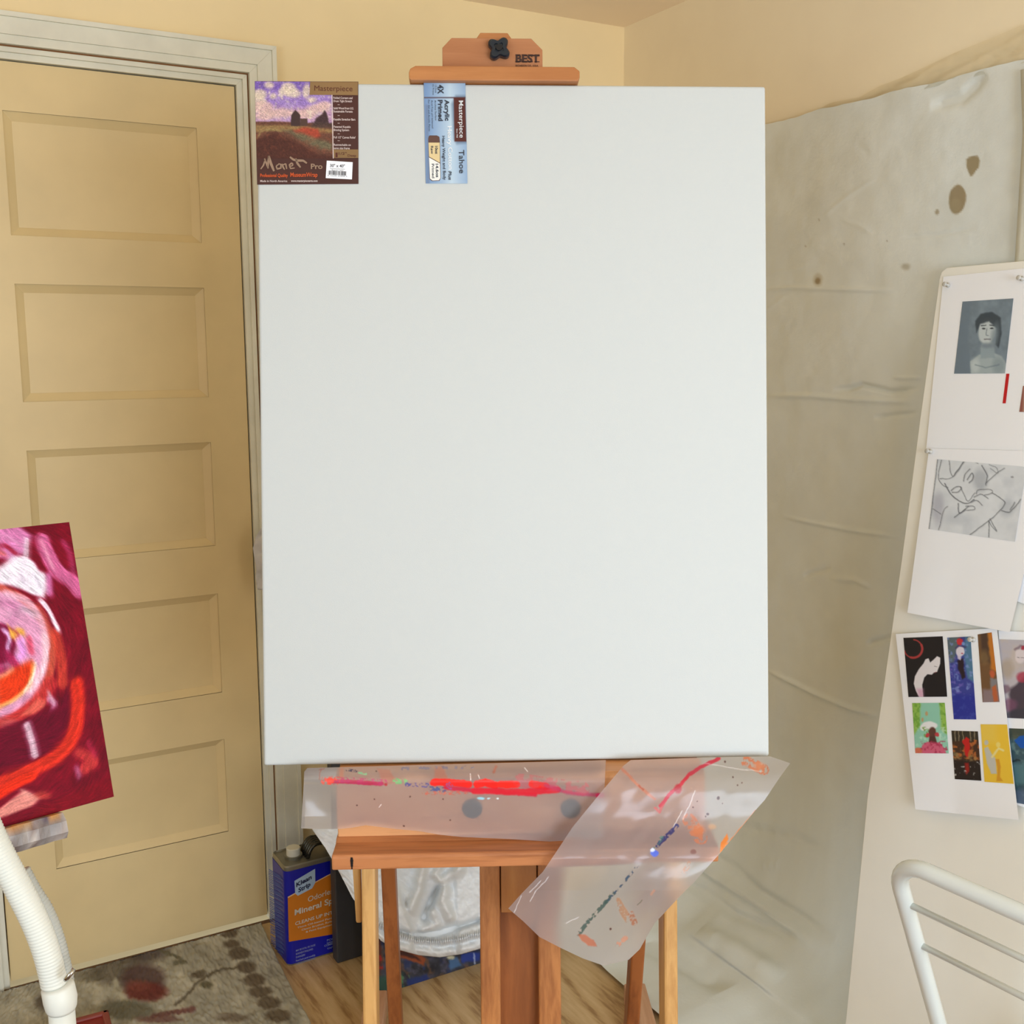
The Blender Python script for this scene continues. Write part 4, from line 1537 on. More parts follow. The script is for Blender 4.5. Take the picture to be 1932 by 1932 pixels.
pic.ell(939, 1506.5, 2.6, 1.8, (226, 236, 236), 0.9, 1)
for x, y in ((710, 1455), (673, 1520), (762, 1558), (836, 1507), (849, 1547), (774, 1503), (706, 1508)):
    pic.ell(x, y, 1.6, 1.6, (60, 32, 30), 0.85, 1)
for (x0, y0), (x1, y1) in (((715, 1523), (720, 1518)), ((887, 1460), (888, 1472)), ((903, 1462), (905, 1468)), ((990, 1449), (996, 1456))):
    pic.stroke([(x0, y0), (x1, y1)], 1.6, (250, 236, 230), 0.9, 1)
g = coons([(580, 1449), (640, 1447.5), (800, 1443), (1000, 1438), (1143, 1434)],
          [(568, 1563), (600, 1564), (640, 1564), (662, 1562), (690, 1557), (715, 1560), (745, 1564), (790, 1568), (830, 1575), (870, 1579), (960, 1583), (1040, 1588), (1090, 1592), (1138, 1599)],
          [(580, 1449), (574, 1456), (573, 1480), (570, 1530), (568, 1563)], [(1143, 1434), (1140, 1500), (1138, 1599)], 440, 130)


def dep1(X, Y):
    d = sum(np.interp(Y + k, [1430, 1452, 1470, 1566, 1600], [0.0, -0.037, -0.054, -0.058, -0.064]) for k in (-6, -3, 0, 3, 6)) / 5
    return d - 0.014 * (1 - np.clip((X - 575) / 50, 0, 1)) * np.clip((Y - 1480) / 60, 0, 1)


drape('waxed_paper_sheet', g, pic, dep1, 'translucent waxed paper with a long red smear, over the left half of the easel tray', 140, 0.0025)

# right sheet
pic = Pic(950, 1420, 1500, 1830, 0.8, (200, 120, 100), wob=0.8, seed=150, alpha=True)
pic.stroke([(1174, 1450), (1200, 1478), (1235, 1508)], 5, (198, 118, 88), 0.75, 3)
pic.stroke([(1205, 1482), (1214, 1490)], 3, (160, 70, 44), 0.8, 2)
pic.stroke([(1356, 1431), (1322, 1447), (1300, 1462), (1282, 1483), (1262, 1500), (1246, 1520)], 7, (192, 28, 56), 0.95, 2)
pic.ell(1279, 1488, 7, 9, (172, 30, 44), 0.9, 3)
pic.stroke([(1236, 1524), (1244, 1532), (1252, 1516)], 5, (200, 70, 70), 0.7, 2)
pic.dry([(1408, 1436), (1442, 1452)], 20, (200, 112, 72), 0.9, 5, 0.46, 151)
pic.ell(1432, 1445, 12, 7, (214, 140, 104), 0.55, 4)
pic.dry([(1277, 1558), (1240, 1596)], 8, (36, 36, 96), 0.95, 4, 0.4, 152)
pic.dry([(1250, 1580), (1236, 1598)], 8, (70, 120, 110), 0.7, 4, 0.45, 153)
pic.ell(1235, 1610, 7, 6, (72, 100, 208), 0.95, 2)
pic.ell(1231, 1604, 4, 4, (220, 226, 246), 0.9, 2)
pic.dry([(1203, 1633), (1165, 1680), (1140, 1706)], 4.5, (50, 74, 96), 0.95, 6, 0.47, 154)
pic.dry([(1158, 1685), (1118, 1730), (1092, 1762)], 8, (66, 88, 80), 0.9, 5, 0.46, 155)
pic.dry([(1300, 1548), (1322, 1580)], 26, (196, 110, 70), 0.7, 7, 0.44, 156)
pic.ell(1317, 1566, 12, 10, (200, 116, 74), 0.65, 6)
pic.ell(1344, 1560, 7, 5, (206, 160, 120), 0.6, 4)
pic.stroke([(1426, 1530), (1398, 1562), (1378, 1588)], 3.5, (222, 126, 52), 0.9, 1.5)
pic.poly([(1357, 1611), (1360, 1590), (1372, 1573), (1375, 1582), (1366, 1600)], (222, 124, 44), 0.95, 2)
pic.dry([(1380, 1588), (1360, 1604)], 8, (228, 140, 76), 0.9, 3, 0.45, 157)
for x, y, r in ((1355, 1506, 3), (1335, 1536, 2.6), (1331, 1540, 1.6), (1383, 1467, 1.6), (1399, 1477, 1.4), (1391, 1482, 1.4), (1308, 1523, 2.2), (1316, 1512, 1.4), (1368, 1437, 2.4), (1152, 1753, 2.4), (1363, 1516, 1.2)):
    pic.ell(x, y, r, r, (70, 26, 22), 0.9, 1)
pic.poly([(1090, 1763), (1104, 1763), (1120, 1774), (1127, 1786), (1110, 1784), (1098, 1775)], (190, 104, 70), 0.8, 2)
pic.dry([(1165, 1700), (1185, 1735)], 14, (176, 124, 86), 0.75, 6, 0.5, 158)
pic.dry([(1190, 1724), (1196, 1740)], 12, (170, 106, 74), 0.85, 4, 0.45, 159)
pic.dry([(1300, 1630), (1290, 1646)], 9, (190, 130, 90), 0.7, 5, 0.45, 160)
pic.dry([(1165, 1782), (1180, 1770)], 9, (204, 140, 110), 0.8, 5, 0.45, 161)
pic.stroke([(1203, 1708), (1212, 1698)], 2, (110, 110, 90), 0.7, 1)
pic.stroke([(1235, 1680), (1228, 1688)], 4, (200, 140, 110), 0.6, 2)
pic.ell(1308, 1607, 6, 4, (110, 40, 34), 0.6, 2)
for pts in ([(1312, 1492), (1296, 1530), (1288, 1546)], [(1288, 1530), (1270, 1560)], [(1330, 1440), (1400, 1452), (1440, 1455)], [(1020, 1662), (1000, 1684)], [(1035, 1655), (1012, 1680), (1000, 1700)], [(1068, 1742), (1092, 1730)], [(970, 1722), (984, 1690)]):
    pic.stroke(pts, 1.6, (246, 240, 238), 0.55, 1.5)
g = coons([(1190, 1434), (1300, 1430), (1400, 1428), (1453, 1427), (1491, 1440)],
          [(959, 1714), (987, 1738), (1018, 1768), (1061, 1790), (1099, 1808), (1139, 1822), (1186, 1811)],
          [(1190, 1434), (1176, 1445), (1133, 1496), (1080, 1561), (1055, 1599), (1024, 1645), (984, 1686), (959, 1714)],
          [(1491, 1440), (1471, 1467), (1443, 1509), (1425, 1529), (1360, 1608), (1310, 1664), (1282, 1692), (1235, 1742), (1221, 1766), (1207, 1791), (1186, 1811)], 300, 300)


def dep2(X, Y):
    return sum(np.interp(Y + k, [1425, 1446, 1475, 1560, 1600, 1640, 1720, 1830], [-0.004, -0.046, -0.066, -0.082, -0.110, -0.120, -0.112, -0.102]) for k in range(-28, 29, 4)) / 15 \
        - 0.012 * np.sin((X - 960 + (Y - 1430) * 0.8) / 60.0) * np.clip((Y - 1620) / 60, 0, 1)


drape('waxed_paper_sheet', g, pic, dep2, 'translucent waxed paper hanging diagonally off the right end of the easel tray', 170, 0.003)
# folded-up corner of the right sheet
tri = Plane(EV(0, -0.132, 0), ey)

# ------------------------------------------------------------------ white crumpled plastic on the door casing
g = coons([(492, 996), (512, 996)], [(486, 1112), (512, 1116)],
          [(492, 996), (482, 1015), (477, 1035), (480, 1052), (484, 1075), (482, 1090), (486, 1112)], [(512, 996), (512, 1116)], 14, 50)
CasP = Plane(N * (D_BACK - 0.045), N)
P = CasP.at(g[..., 0], g[..., 1], (vnoise(50, 14, 8, 7) - 0.5) * 0.02)
o = MB().grid(P).build('plastic_bag', plain('milky_plastic', (214, 208, 204), 0.35, bump=0.4, bscale=40), smooth=True, solid=0.001)
tag(o, 'crumpled white plastic bag edge hanging on the door casing, peeking out left of the canvas', 'plastic bag')

# ------------------------------------------------------------------ leaning board with pinned prints
T0 = RIGHT.at(1776, 506, -0.03)
DL = math.radians(9.5)
bA = -N                                  # along the board towards the camera
bD = -Z * math.cos(DL) - U * math.sin(DL)
bN = np.cross(bA, bD)
if bN @ EYE - bN @ T0 < 0:
    bN = -bN                             # towards the room
BP = Plane(T0, -bN)                      # offset negative = towards the room
H_B = T0[2] / math.cos(DL)
m = MB()
W_B = 0.80
ed = BP.at(np.array([1770, 1736, 1702, 1668, 1637, 1597.]), np.array([545, 790, 1050, 1290, 1500, 1915.]))
ed = [((p - T0) @ bA, (p - T0) @ bD) for p in ed]
out = [(0.012, 0.0), (0.4, -0.006), (W_B, -0.01), (W_B, H_B), (ed[-1][0] + 0.01, H_B)] + ed[::-1] + [(ed[0][0] - 0.001, 0.022), (0.002, 0.008)]
m.prism([T0 + bA * a + bD * d for a, d in out], -bN * 0.006)
o = m.build('foam_board', M['board'], bevel=0.001)
tag(o, 'tall white board with pinned reference prints leaning on the right wall', 'board')


def sheet(px, label, curl=0.004, off=-0.002, seed=0, name='reference_sheet', nu=24, nv=34):
    g = quad(px, nu, nv)
    u_, v_ = np.meshgrid(np.linspace(0, 1, nu), np.linspace(0, 1, nv))
    c = off - curl * (v_ ** 3) * (0.6 + 0.8 * np.abs(u_ - 0.4))
    P = BP.at(g[..., 0], g[..., 1], c)
    o = MB().grid(P).build(name, M['paper'], smooth=True)
    tag(o, label, 'paper')
    return o, (lambda X, Y: None), (px, curl, off)


def on_sheet(info, X, Y):
    """surface offset of the sheet at a pixel, so a print lies just on it"""
    px, curl, off = info
    q = np.array(px, float)
    v_ = np.clip((Y - (q[0, 1] + q[1, 1]) / 2) / ((q[3, 1] + q[2, 1]) / 2 - (q[0, 1] + q[1, 1]) / 2), 0, 1)
    xl = q[0, 0] + (q[3, 0] - q[0, 0]) * v_
    xr = q[1, 0] + (q[2, 0] - q[1, 0]) * v_
    u_ = np.clip((X - xl) / (xr - xl), 0, 1)
    return off - curl * (v_ ** 3) * (0.6 + 0.8 * np.abs(u_ - 0.4)) - 0.0006


print_ink = painted('photo_print_ink', 0.4)


def print_on(sh_, q, pic, name='printed_picture', st=1.2, label=None):
    o, _, info = sh_
    q = np.array(q, float)
    nu = int(max(np.hypot(*(q[1] - q[0])), np.hypot(*(q[2] - q[3]))) / st) + 2
    nv = int(max(np.hypot(*(q[3] - q[0])), np.hypot(*(q[2] - q[1]))) / st) + 2
    g = quad(q, nu, nv)
    P = BP.at(g[..., 0], g[..., 1], on_sheet(info, g[..., 0], g[..., 1]))
    c = MB().grid(P, pic.get(g[..., 0], g[..., 1])).build(name, print_ink, o)
    if label:
        c['label'] = label
    return c


def bbox(q, pad=4):
    a = np.array(q)
    return a[:, 0].min() - pad, a[:, 1].min() - pad, a[:, 0].max() + pad, a[:, 1].max() + pad


# top sheet
s1 = sheet([(1780, 522), (1990, 500), (1965, 858), (1747, 852)], 'white sheet with blue-grey figure print and red bar, topmost on the leaning board', 0.002, -0.0015)
q = [(1816, 569), (1912, 563), (1896, 704.5), (1800, 705)]
pic = Pic(*bbox(q), 0.8, (122, 138, 150), wob=0.5, seed=200)
pic.mottle(0.12, 14, 201)
pic.poly([(1812, 569), (1832, 569), (1826, 640), (1832, 690), (1828, 706), (1800, 706)], (112, 128, 142), 0.8, 5)
sk = (196, 206, 208)
pic.poly([(1832, 705), (1830, 682), (1846, 670), (1872, 664), (1890, 672), (1900, 690), (1897, 706)], (168, 182, 186), 1, 3)       # shoulders
pic.poly([(1850, 676), (1851, 648), (1874, 645), (1878, 676)], (150, 166, 174), 1, 3)
pic.ell(1862, 625, 16, 25, sk, 1, 3.5, 6)
pic.poly([(1842, 628), (1840, 606), (1850, 592), (1872, 588), (1888, 600), (1890, 630), (1884, 656), (1878, 650), (1880, 620), (1866, 606), (1850, 612)], (62, 74, 84), 0.95, 3)
pic.ell(1877, 634, 7, 22, (128, 144, 154), 0.7, 7, 10)
pic.ell(1862, 652, 12, 5, (120, 134, 146), 0.7, 5)
pic.ell(1884, 690, 12, 16, (130, 146, 154), 0.6, 9)
pic.ell(1840, 690, 8, 14, (206, 216, 216), 0.6, 7)
pic.stroke([(1852, 615), (1860, 613)], 1.8, (50, 58, 66), 0.9, 1)
pic.stroke([(1867, 613), (1875, 615)], 1.8, (50, 58, 66), 0.9, 1)
pic.ell(1856, 620, 3, 1.6, (40, 48, 56), 0.9, 1)
pic.ell(1871, 620, 3, 1.6, (40, 48, 56), 0.9, 1)
pic.stroke([(1862, 619), (1860, 632), (1865, 633)], 1.4, (110, 124, 134), 0.9, 1)
pic.stroke([(1857, 640), (1869, 640)], 2, (104, 104, 112), 0.9, 1)
pic.stroke([(1840, 688), (1860, 694), (1885, 688)], 2, (110, 126, 138), 0.7, 2)
print_on(s1, q, pic, label='blue-grey figure print')
q = [(1898.5, 705), (1904.5, 705), (1897.5, 761), (1891.5, 761)]
print_on(s1, q, Pic(*bbox(q), 1, (200, 30, 36)), name='red_bar', label='narrow red bar')
q = [(1930, 728), (1990, 727), (1985, 778), (1923, 777)]
p_ = Pic(*bbox(q), 1, (150, 92, 82))
p_.poly([(1932, 728), (1995, 725), (1990, 780), (1930, 780)], (196, 170, 150), 0.8, 3)
print_on(s1, q, p_, label='brownish print cut by the picture edge')
# sheet behind at the right
s5 = sheet([(1932, 862), (2010, 858), (2000, 1166), (1918, 1134)], 'white sheet at the right edge, partly hidden behind the pencil portrait sheet', 0.002, -0.003)
# second sheet: pencil drawing
s2 = sheet([(1753, 846), (1988, 852), (1905, 1193), (1712, 1156)], 'white sheet with a grey pencil drawing, second from the top of the leaning board', 0.010, -0.0055)
q = [(1768, 866.5), (1937, 881), (1915, 1022), (1752, 998)]
pic = Pic(*bbox(q), 0.7, (222, 226, 230), wob=0.5, seed=210)
pic.mottle(0.03, 20, 211)
pic.cloud((190, 196, 204), 26, 0.5, 0.5, 212, k=3)
ink = (62, 66, 72)


def pen(pts, w=1.8, a=0.85, s=0.9):
    pic.stroke(smooth(pts, 6).tolist(), w * 0.62, ink, a * 0.8, s)
    pic.stroke((smooth(pts, 5) + 0.8).tolist(), w * 0.8, (120, 124, 132), 0.3, 2.5)


pic.ell(1850, 905, 14, 22, (160, 166, 174), 0.5, 10)
pic.ell(1770, 960, 10, 30, (178, 178, 190), 0.6, 8)
pic.ell(1900, 960, 14, 16, (176, 182, 190), 0.5, 9)
pic.ell(1810, 980, 30, 10, (190, 196, 204), 0.5, 9)
pen([(1769, 867), (1762, 925), (1753, 998)], 1.8)
pen([(1776, 868), (1770, 900), (1778, 915), (1788, 920)], 1.8)
pen([(1788, 955), (1780, 965), (1771, 1000)], 1.6)
pen([(1790, 868), (1794, 892), (1800, 897), (1818, 872)], 1.6)
pen([(1773, 903), (1796, 900), (1822, 868), (1845, 874)], 1.6)
pen([(1782, 912), (1792, 930), (1808, 944), (1824, 950), (1838, 942)], 2.6, 0.9)
pen([(1830, 885), (1820, 895), (1818, 908)], 2.0)
pen([(1825, 905), (1834, 893), (1836, 903), (1828, 911)], 2.4)
pen([(1794, 926), (1804, 918), (1814, 920), (1808, 928), (1796, 929)], 2.2)
pen([(1812, 918), (1820, 935), (1826, 945), (1840, 930)], 1.6)
pen([(1852, 878), (1862, 896), (1860, 915)], 2.4, 0.8)
pen([(1860, 912), (1876, 897), (1895, 883)], 1.8)
pen([(1866, 877), (1880, 882), (1882, 893), (1868, 884)], 1.4, 0.7)
pen([(1842, 932), (1846, 924), (1868, 924), (1872, 930), (1858, 934)], 1.8)
pen([(1838, 938), (1850, 932), (1864, 940)], 1.8)
pen([(1832, 948), (1842, 944), (1853, 953)], 1.8)
pen([(1822, 955), (1836, 955), (1838, 961), (1824, 963)], 1.8)
pen([(1872, 930), (1888, 940), (1896, 950), (1880, 970), (1862, 985), (1830, 1009)], 2.2)
pen([(1808, 950), (1810, 968), (1822, 962)], 3.0, 0.8)
pen([(1800, 976), (1815, 966), (1828, 955)], 2.2)
pen([(1890, 963), (1905, 966), (1920, 950), (1926, 942)], 2.4)
pen([(1906, 962), (1914, 948)], 3.4, 0.5)
pen([(1866, 982), (1865, 1013)], 2.0)
pen([(1868, 979), (1880, 1002), (1872, 994), (1866, 984)], 1.8)
pen([(1760, 960), (1775, 970)], 1.6)
pic.ell(1910, 900, 3, 2, (150, 150, 154), 0.8, 1)
print_on(s2, q, pic, name='pencil_drawing', label='grey pencil drawing of a resting face and hand')
# sheet four, right, behind the collage
s4 = sheet([(1884, 1190), (2040, 1196), (2040, 1560), (1905, 1514)], 'white sheet with watercolour portrait and teal print, right of the small print collage', 0.004, -0.004)
q = [(1882, 1206), (2000, 1210), (2000, 1359), (1890, 1354)]
pic = Pic(*bbox(q), 0.9, (192, 186, 192), wob=1.0, seed=220)
pic.cloud((206, 190, 176), 18, 0.5, 0.6, 221, k=4)
pic.ell(1900, 1262, 12, 18, (176, 160, 142), 0.7, 8)
pic.poly([(1905, 1300), (1925, 1285), (1940, 1270), (1990, 1270), (1990, 1360), (1905, 1360)], (56, 46, 60), 0.85, 6)
pic.ell(1932, 1278, 14, 10, (176, 62, 84), 0.85, 4)
pic.ell(1925, 1238, 10, 14, (226, 214, 216), 0.95, 3)
pic.stroke([(1916, 1226), (1925, 1218), (1936, 1222)], 4, (120, 96, 110), 0.7, 3)
pic.ell(1930, 1222, 4, 4, (170, 50, 70), 0.9, 2)
pic.stroke([(1920, 1240), (1924, 1240)], 1, (90, 80, 90), 0.8, 0.8)
pic.stroke([(1927, 1240), (1931, 1240)], 1, (90, 80, 90), 0.8, 0.8)
pic.ell(1905, 1330, 14, 12, (132, 84, 112), 0.7, 6)
pic.ell(1898, 1300, 8, 8, (120, 90, 106), 0.7, 4)
pic.poly([(1880, 1345), (1950, 1335), (1950, 1362), (1880, 1362)], (60, 62, 74), 0.7, 6)
print_on(s4, q, pic, label='soft watercolour portrait print')
q = [(1904, 1374), (2000, 1378), (2000, 1530), (1908, 1513)]
pic = Pic(*bbox(q), 0.9, (62, 88, 98), wob=1.0, seed=230)
pic.cloud((110, 140, 140), 10, 0.55, 0.8, 231, k=6)
pic.poly([(1902, 1370), (1960, 1370), (1960, 1392), (1902, 1395)], (74, 78, 64), 0.8, 6)
pic.poly([(1914, 1396), (1925, 1388), (1980, 1386), (1980, 1414), (1925, 1412)], (18, 86, 180), 0.95, 2)
pic.poly([(1904, 1440), (1990, 1440), (1990, 1480), (1904, 1480)], (92, 134, 140), 0.7, 8)
pic.poly([(1904, 1490), (1990, 1490), (1990, 1535), (1904, 1520)], (96, 110, 138), 0.7, 8)
pic.stroke([(1908, 1436), (1925, 1434)], 3, (30, 40, 46), 0.8, 2)
print_on(s4, q, pic, label='teal and blue print')
# third sheet: the collage of six small prints
s3 = sheet([(1690, 1196), (1881, 1185), (1922, 1547), (1727, 1527)], 'white sheet with six small colourful prints, lowest on the leaning board', 0.012, -0.0075)
q = [(1704.5, 1203.5), (1778.5, 1200.5), (1787, 1314.5), (1714, 1315)]
pic = Pic(*bbox(q), 0.6, (28, 27, 34), wob=0.15, seed=240)
arc = [(1708 + 17 + 17 * math.cos(a), 1207 + 17 + 17 * math.sin(a)) for a in np.linspace(-1.5, 2.9, 26)]
pic.stroke([(x - 2, y) for x, y in arc], 2.6, (176, 62, 64), 0.95, 1.2)
pic.stroke([(x - 2, y) for x, y in arc[6:20]], 4.4, (176, 62, 64), 0.95, 1.2)
wh = (232, 226, 228)
pic.poly([(1734, 1315), (1728, 1304), (1724, 1290), (1726, 1276), (1734, 1262), (1742, 1252), (1746, 1244), (1752, 1242), (1755, 1250), (1762, 1244), (1768, 1238), (1774, 1241),
          (1774, 1252), (1771, 1260), (1768, 1268), (1762, 1269), (1758, 1273), (1750, 1272), (1744, 1278), (1740, 1292), (1742, 1315)], wh, 1, 1.2)
pic.poly([(1730, 1300), (1742, 1300), (1743, 1316), (1734, 1316)], (214, 150, 184), 0.7, 7)
pic.stroke([(1763, 1257), (1768, 1258)], 0.9, (110, 104, 110), 0.8, 0.7)
pic.stroke([(1766, 1268), (1763, 1270)], 1.2, (150, 70, 80), 0.8, 0.7)
print_on(s3, q, pic, st=0.9, label='black print with red crescent and white bowed figure')
q = [(1787, 1203), (1831, 1201), (1842, 1357.5), (1799.5, 1357)]
pic = Pic(*bbox(q), 0.7, (58, 66, 150), wob=0.8, seed=250)
pic.poly([(1786, 1200), (1812, 1200), (1800, 1250), (1790, 1250)], (96, 112, 110), 0.9, 5)
pic.poly([(1820, 1200), (1835, 1200), (1840, 1290), (1826, 1280), (1818, 1240)], (84, 130, 156), 0.9, 5)
pic.cloud((120, 104, 190), 6, 0.5, 0.7, 251, k=6, box=[(1785, 1240), (1812, 1240), (1820, 1310), (1795, 1310)])
pic.cloud((130, 150, 210), 6, 0.56, 0.7, 252, k=6)
pic.poly([(1796, 1310), (1842, 1310), (1844, 1360), (1798, 1360)], (34, 44, 150), 0.7, 10)
pic.poly([(1806, 1246), (1816, 1242), (1822, 1278), (1816, 1282), (1808, 1262)], (38, 24, 34), 0.95, 3)
pic.ell(1812, 1228, 8, 10, (232, 222, 230), 0.95, 2)
pic.poly([(1806, 1232), (1813, 1236), (1812, 1246), (1806, 1242)], (224, 214, 226), 0.9, 2)
pic.stroke([(1804, 1222), (1810, 1218), (1822, 1221)], 4, (70, 60, 110), 0.8, 2)
pic.ell(1811, 1211, 6, 6, (210, 50, 58), 0.95, 2)
pic.ell(1818, 1214, 3, 3, (130, 160, 214), 0.9, 1.5)
pic.ell(1815, 1233, 1.4, 1, (170, 30, 50), 0.9, 0.8)
print_on(s3, q, pic, st=1.0, label='tall blue and violet print of a figure with a red flower')
q = [(1844.5, 1197), (1871, 1193), (1886, 1324.5), (1854, 1325)]
pic = Pic(*bbox(q), 0.7, (116, 84, 56), wob=1.0, seed=260)
pic.poly([(1850, 1192), (1862, 1192), (1868, 1250), (1852, 1250)], (70, 52, 46), 0.8, 5)
pic.poly([(1863, 1192), (1873, 1192), (1884, 1270), (1870, 1262)], (206, 124, 44), 0.9, 4)
pic.ell(1857, 1240, 8, 14, (136, 108, 70), 0.7, 6)
pic.ell(1872, 1272, 5, 8, (214, 98, 62), 0.8, 3)
pic.poly([(1868, 1280), (1882, 1280), (1884, 1300), (1870, 1300)], (136, 140, 150), 0.8, 4)
pic.poly([(1854, 1300), (1890, 1300), (1890, 1330), (1854, 1330)], (150, 136, 150), 0.7, 6)
pic.poly([(1872, 1296), (1880, 1292), (1884, 1322), (1874, 1324)], (196, 96, 52), 0.85, 3)
print_on(s3, q, pic, st=1.0, label='narrow brown and orange print')
q = [(1721, 1326.5), (1782.5, 1326), (1790, 1421.5), (1727, 1421)]
pic = Pic(*bbox(q), 0.7, (150, 208, 184), wob=0.6, seed=270)
for b in ([(1718, 1322), (1736, 1322), (1736, 1370), (1722, 1390)], [(1772, 1322), (1788, 1322), (1792, 1390), (1776, 1376)]):
    pic.poly(b, (150, 192, 76), 0.9, 5)
    pic.cloud((104, 160, 60), 5, 0.5, 0.7, 271, box=b, k=6)
pic.cloud((206, 234, 214), 7, 0.55, 0.7, 272, k=5, box=[(1722, 1372), (1790, 1372), (1790, 1410), (1724, 1410)])
pic.ell(1754, 1369, 15, 8, (240, 240, 240), 1, 2)
pic.ell(1743, 1373, 7, 6, (236, 238, 236), 1, 2)
pic.ell(1759, 1383, 7, 11, (98, 62, 54), 1, 2)
pic.poly([(1754, 1390), (1764, 1390), (1768, 1402), (1752, 1402)], (84, 54, 50), 1, 2)
pic.cloud((120, 160, 70), 4, 0.5, 0.9, 273, k=8, box=[(1740, 1372), (1752, 1372), (1752, 1392), (1742, 1390)])
pic.ell(1750, 1387, 4, 4, (200, 60, 70), 0.95, 1.5)
pic.ell(1768, 1386, 4, 4, (200, 60, 70), 0.95, 1.5)
pic.poly([(1738, 1422), (1740, 1406), (1750, 1399), (1762, 1402), (1772, 1400), (1782, 1412), (1786, 1422)], (214, 100, 130), 1, 2)
pic.cloud((180, 50, 84), 4, 0.5, 0.8, 274, k=6, box=[(1738, 1398), (1784, 1398), (1790, 1424), (1730, 1424)])
pic.ell(1732, 1417, 8, 6, (222, 110, 80), 0.9, 3)
pic.ell(1748, 1346, 2.5, 4, (206, 150, 100), 0.8, 1.5)
pic.ell(1741, 1358, 2, 4, (206, 150, 100), 0.8, 1.5)
print_on(s3, q, pic, st=0.9, label='green and pink print of a figure in a white headwrap')
q = [(1795, 1378.5), (1845, 1380), (1851.5, 1473), (1801.5, 1470)]
pic = Pic(*bbox(q), 0.7, (70, 46, 34), wob=0.9, seed=280)
pic.poly([(1790, 1376), (1850, 1376), (1850, 1398), (1794, 1398)], (52, 48, 40), 0.9, 5)
for x in (1801, 1808, 1816, 1830, 1838):
    pic.stroke([(x, 1378), (x + 1, 1398)], 1.8, (176, 160, 130), 0.7, 1)
pic.cloud((196, 112, 56), 7, 0.48, 0.85, 281, k=6, box=[(1796, 1396), (1850, 1396), (1850, 1434), (1798, 1430)])
pic.cloud((150, 130, 84), 7, 0.5, 0.7, 282, k=6, box=[(1796, 1410), (1820, 1410), (1850, 1436), (1798, 1436)])
pic.poly([(1798, 1434), (1850, 1436), (1853, 1476), (1798, 1474)], (34, 28, 30), 0.9, 4)
pic.poly([(1815, 1400), (1822, 1391), (1828, 1394), (1830, 1412), (1826, 1428), (1820, 1424), (1820, 1408)], (196, 34, 34), 1, 2)
pic.poly([(1820, 1440), (1827, 1438), (1829, 1454), (1823, 1462)], (160, 34, 30), 0.9, 3)
pic.cloud((200, 200, 196), 4, 0.68, 0.8, 283, k=9, box=[(1800, 1436), (1850, 1436), (1850, 1470), (1800, 1470)])
print_on(s3, q, pic, st=0.9, label='dark print of a red cloaked figure by water')
q = [(1850, 1366.5), (1900, 1367), (1912.5, 1479), (1857.5, 1475)]
pic = Pic(*bbox(q), 0.7, (238, 196, 62), wob=0.4, seed=290)
pic.poly([(1850, 1360), (1880, 1360), (1880, 1400), (1850, 1400)], (236, 204, 96), 0.6, 16)
gr = (196, 194, 182)
pic.ell(1861, 1401, 4, 5, gr, 1, 1.5)
pic.poly([(1857, 1412), (1864, 1408), (1872, 1424), (1878, 1430), (1881, 1460), (1870, 1460), (1862, 1440)], gr, 1, 2)
pic.stroke([(1872, 1428), (1884, 1412), (1893, 1416)], 4, (236, 222, 150), 0.95, 1.5)
pic.ell(1883, 1405, 4, 5, (240, 220, 130), 0.8, 2)
pic.poly([(1878, 1432), (1885, 1432), (1888, 1446), (1887, 1466), (1892, 1474), (1880, 1474), (1882, 1450)], (214, 150, 44), 0.9, 2)
print_on(s3, q, pic, st=0.9, label='yellow print with a pale grey figure')


def pin(px, py, label, off):
    p = BP.at(px, py, off)
    m = MB()
    prof_ = [(0.0, 0.0045), (0.002, 0.0045), (0.003, 0.0022), (0.008, 0.0024), (0.010, 0.0042), (0.012, 0.0044), (0.013, 0.003)]
    m.tube([p + bN * d for d, r in prof_], [r for d, r in prof_], 14)
    o = m.build('push_pin', plain('pin_plastic', (196, 192, 182), 0.3, var=0.02), smooth=True)
    tag(o, label, 'push pin', 'push pins in the leaning board')


pin(1789, 538, 'pale push pin in the upper left corner of the topmost sheet', -0.003)
pin(1929, 526, 'pale push pin at the right picture edge, in the topmost sheet', -0.003)
pin(1756, 852, 'pale push pin in the corner of the pencil drawing sheet', -0.0072)
pin(1837, 1207, 'pale push pin beside the flower figure in the small print sheet', -0.0085)

# ------------------------------------------------------------------ white metal chair
K1 = Plane((0, 1.406, 0), (0, 1, 0)).at(1724, 1634)
ZC = K1[2]
cdir = np.array([0.58, -0.815, 0])
cdir /= np.linalg.norm(cdir)
cperp = np.array([cdir[1], -cdir[0], 0])
cperp = -cperp if cperp[0] < 0 else cperp        # towards the seat
BKP = Plane(K1, np.cross(cdir, cperp * 0.45 - Z))
chair = thing('metal_chair', 'white tubular metal chair with two thin back rods, in front of the leaning board', 'chair',
              (K1[0] + 0.45 * ZC * cperp[0] + 0.2 * cdir[0], K1[1] + 0.45 * ZC * cperp[1] + 0.2 * cdir[1], 0))
WCH = 0.42


def bk(a, h):
    """point on the back plane: a along the width, h height"""
    return K1 + cdir * a + (cperp * 0.45 - Z) * (ZC - h)


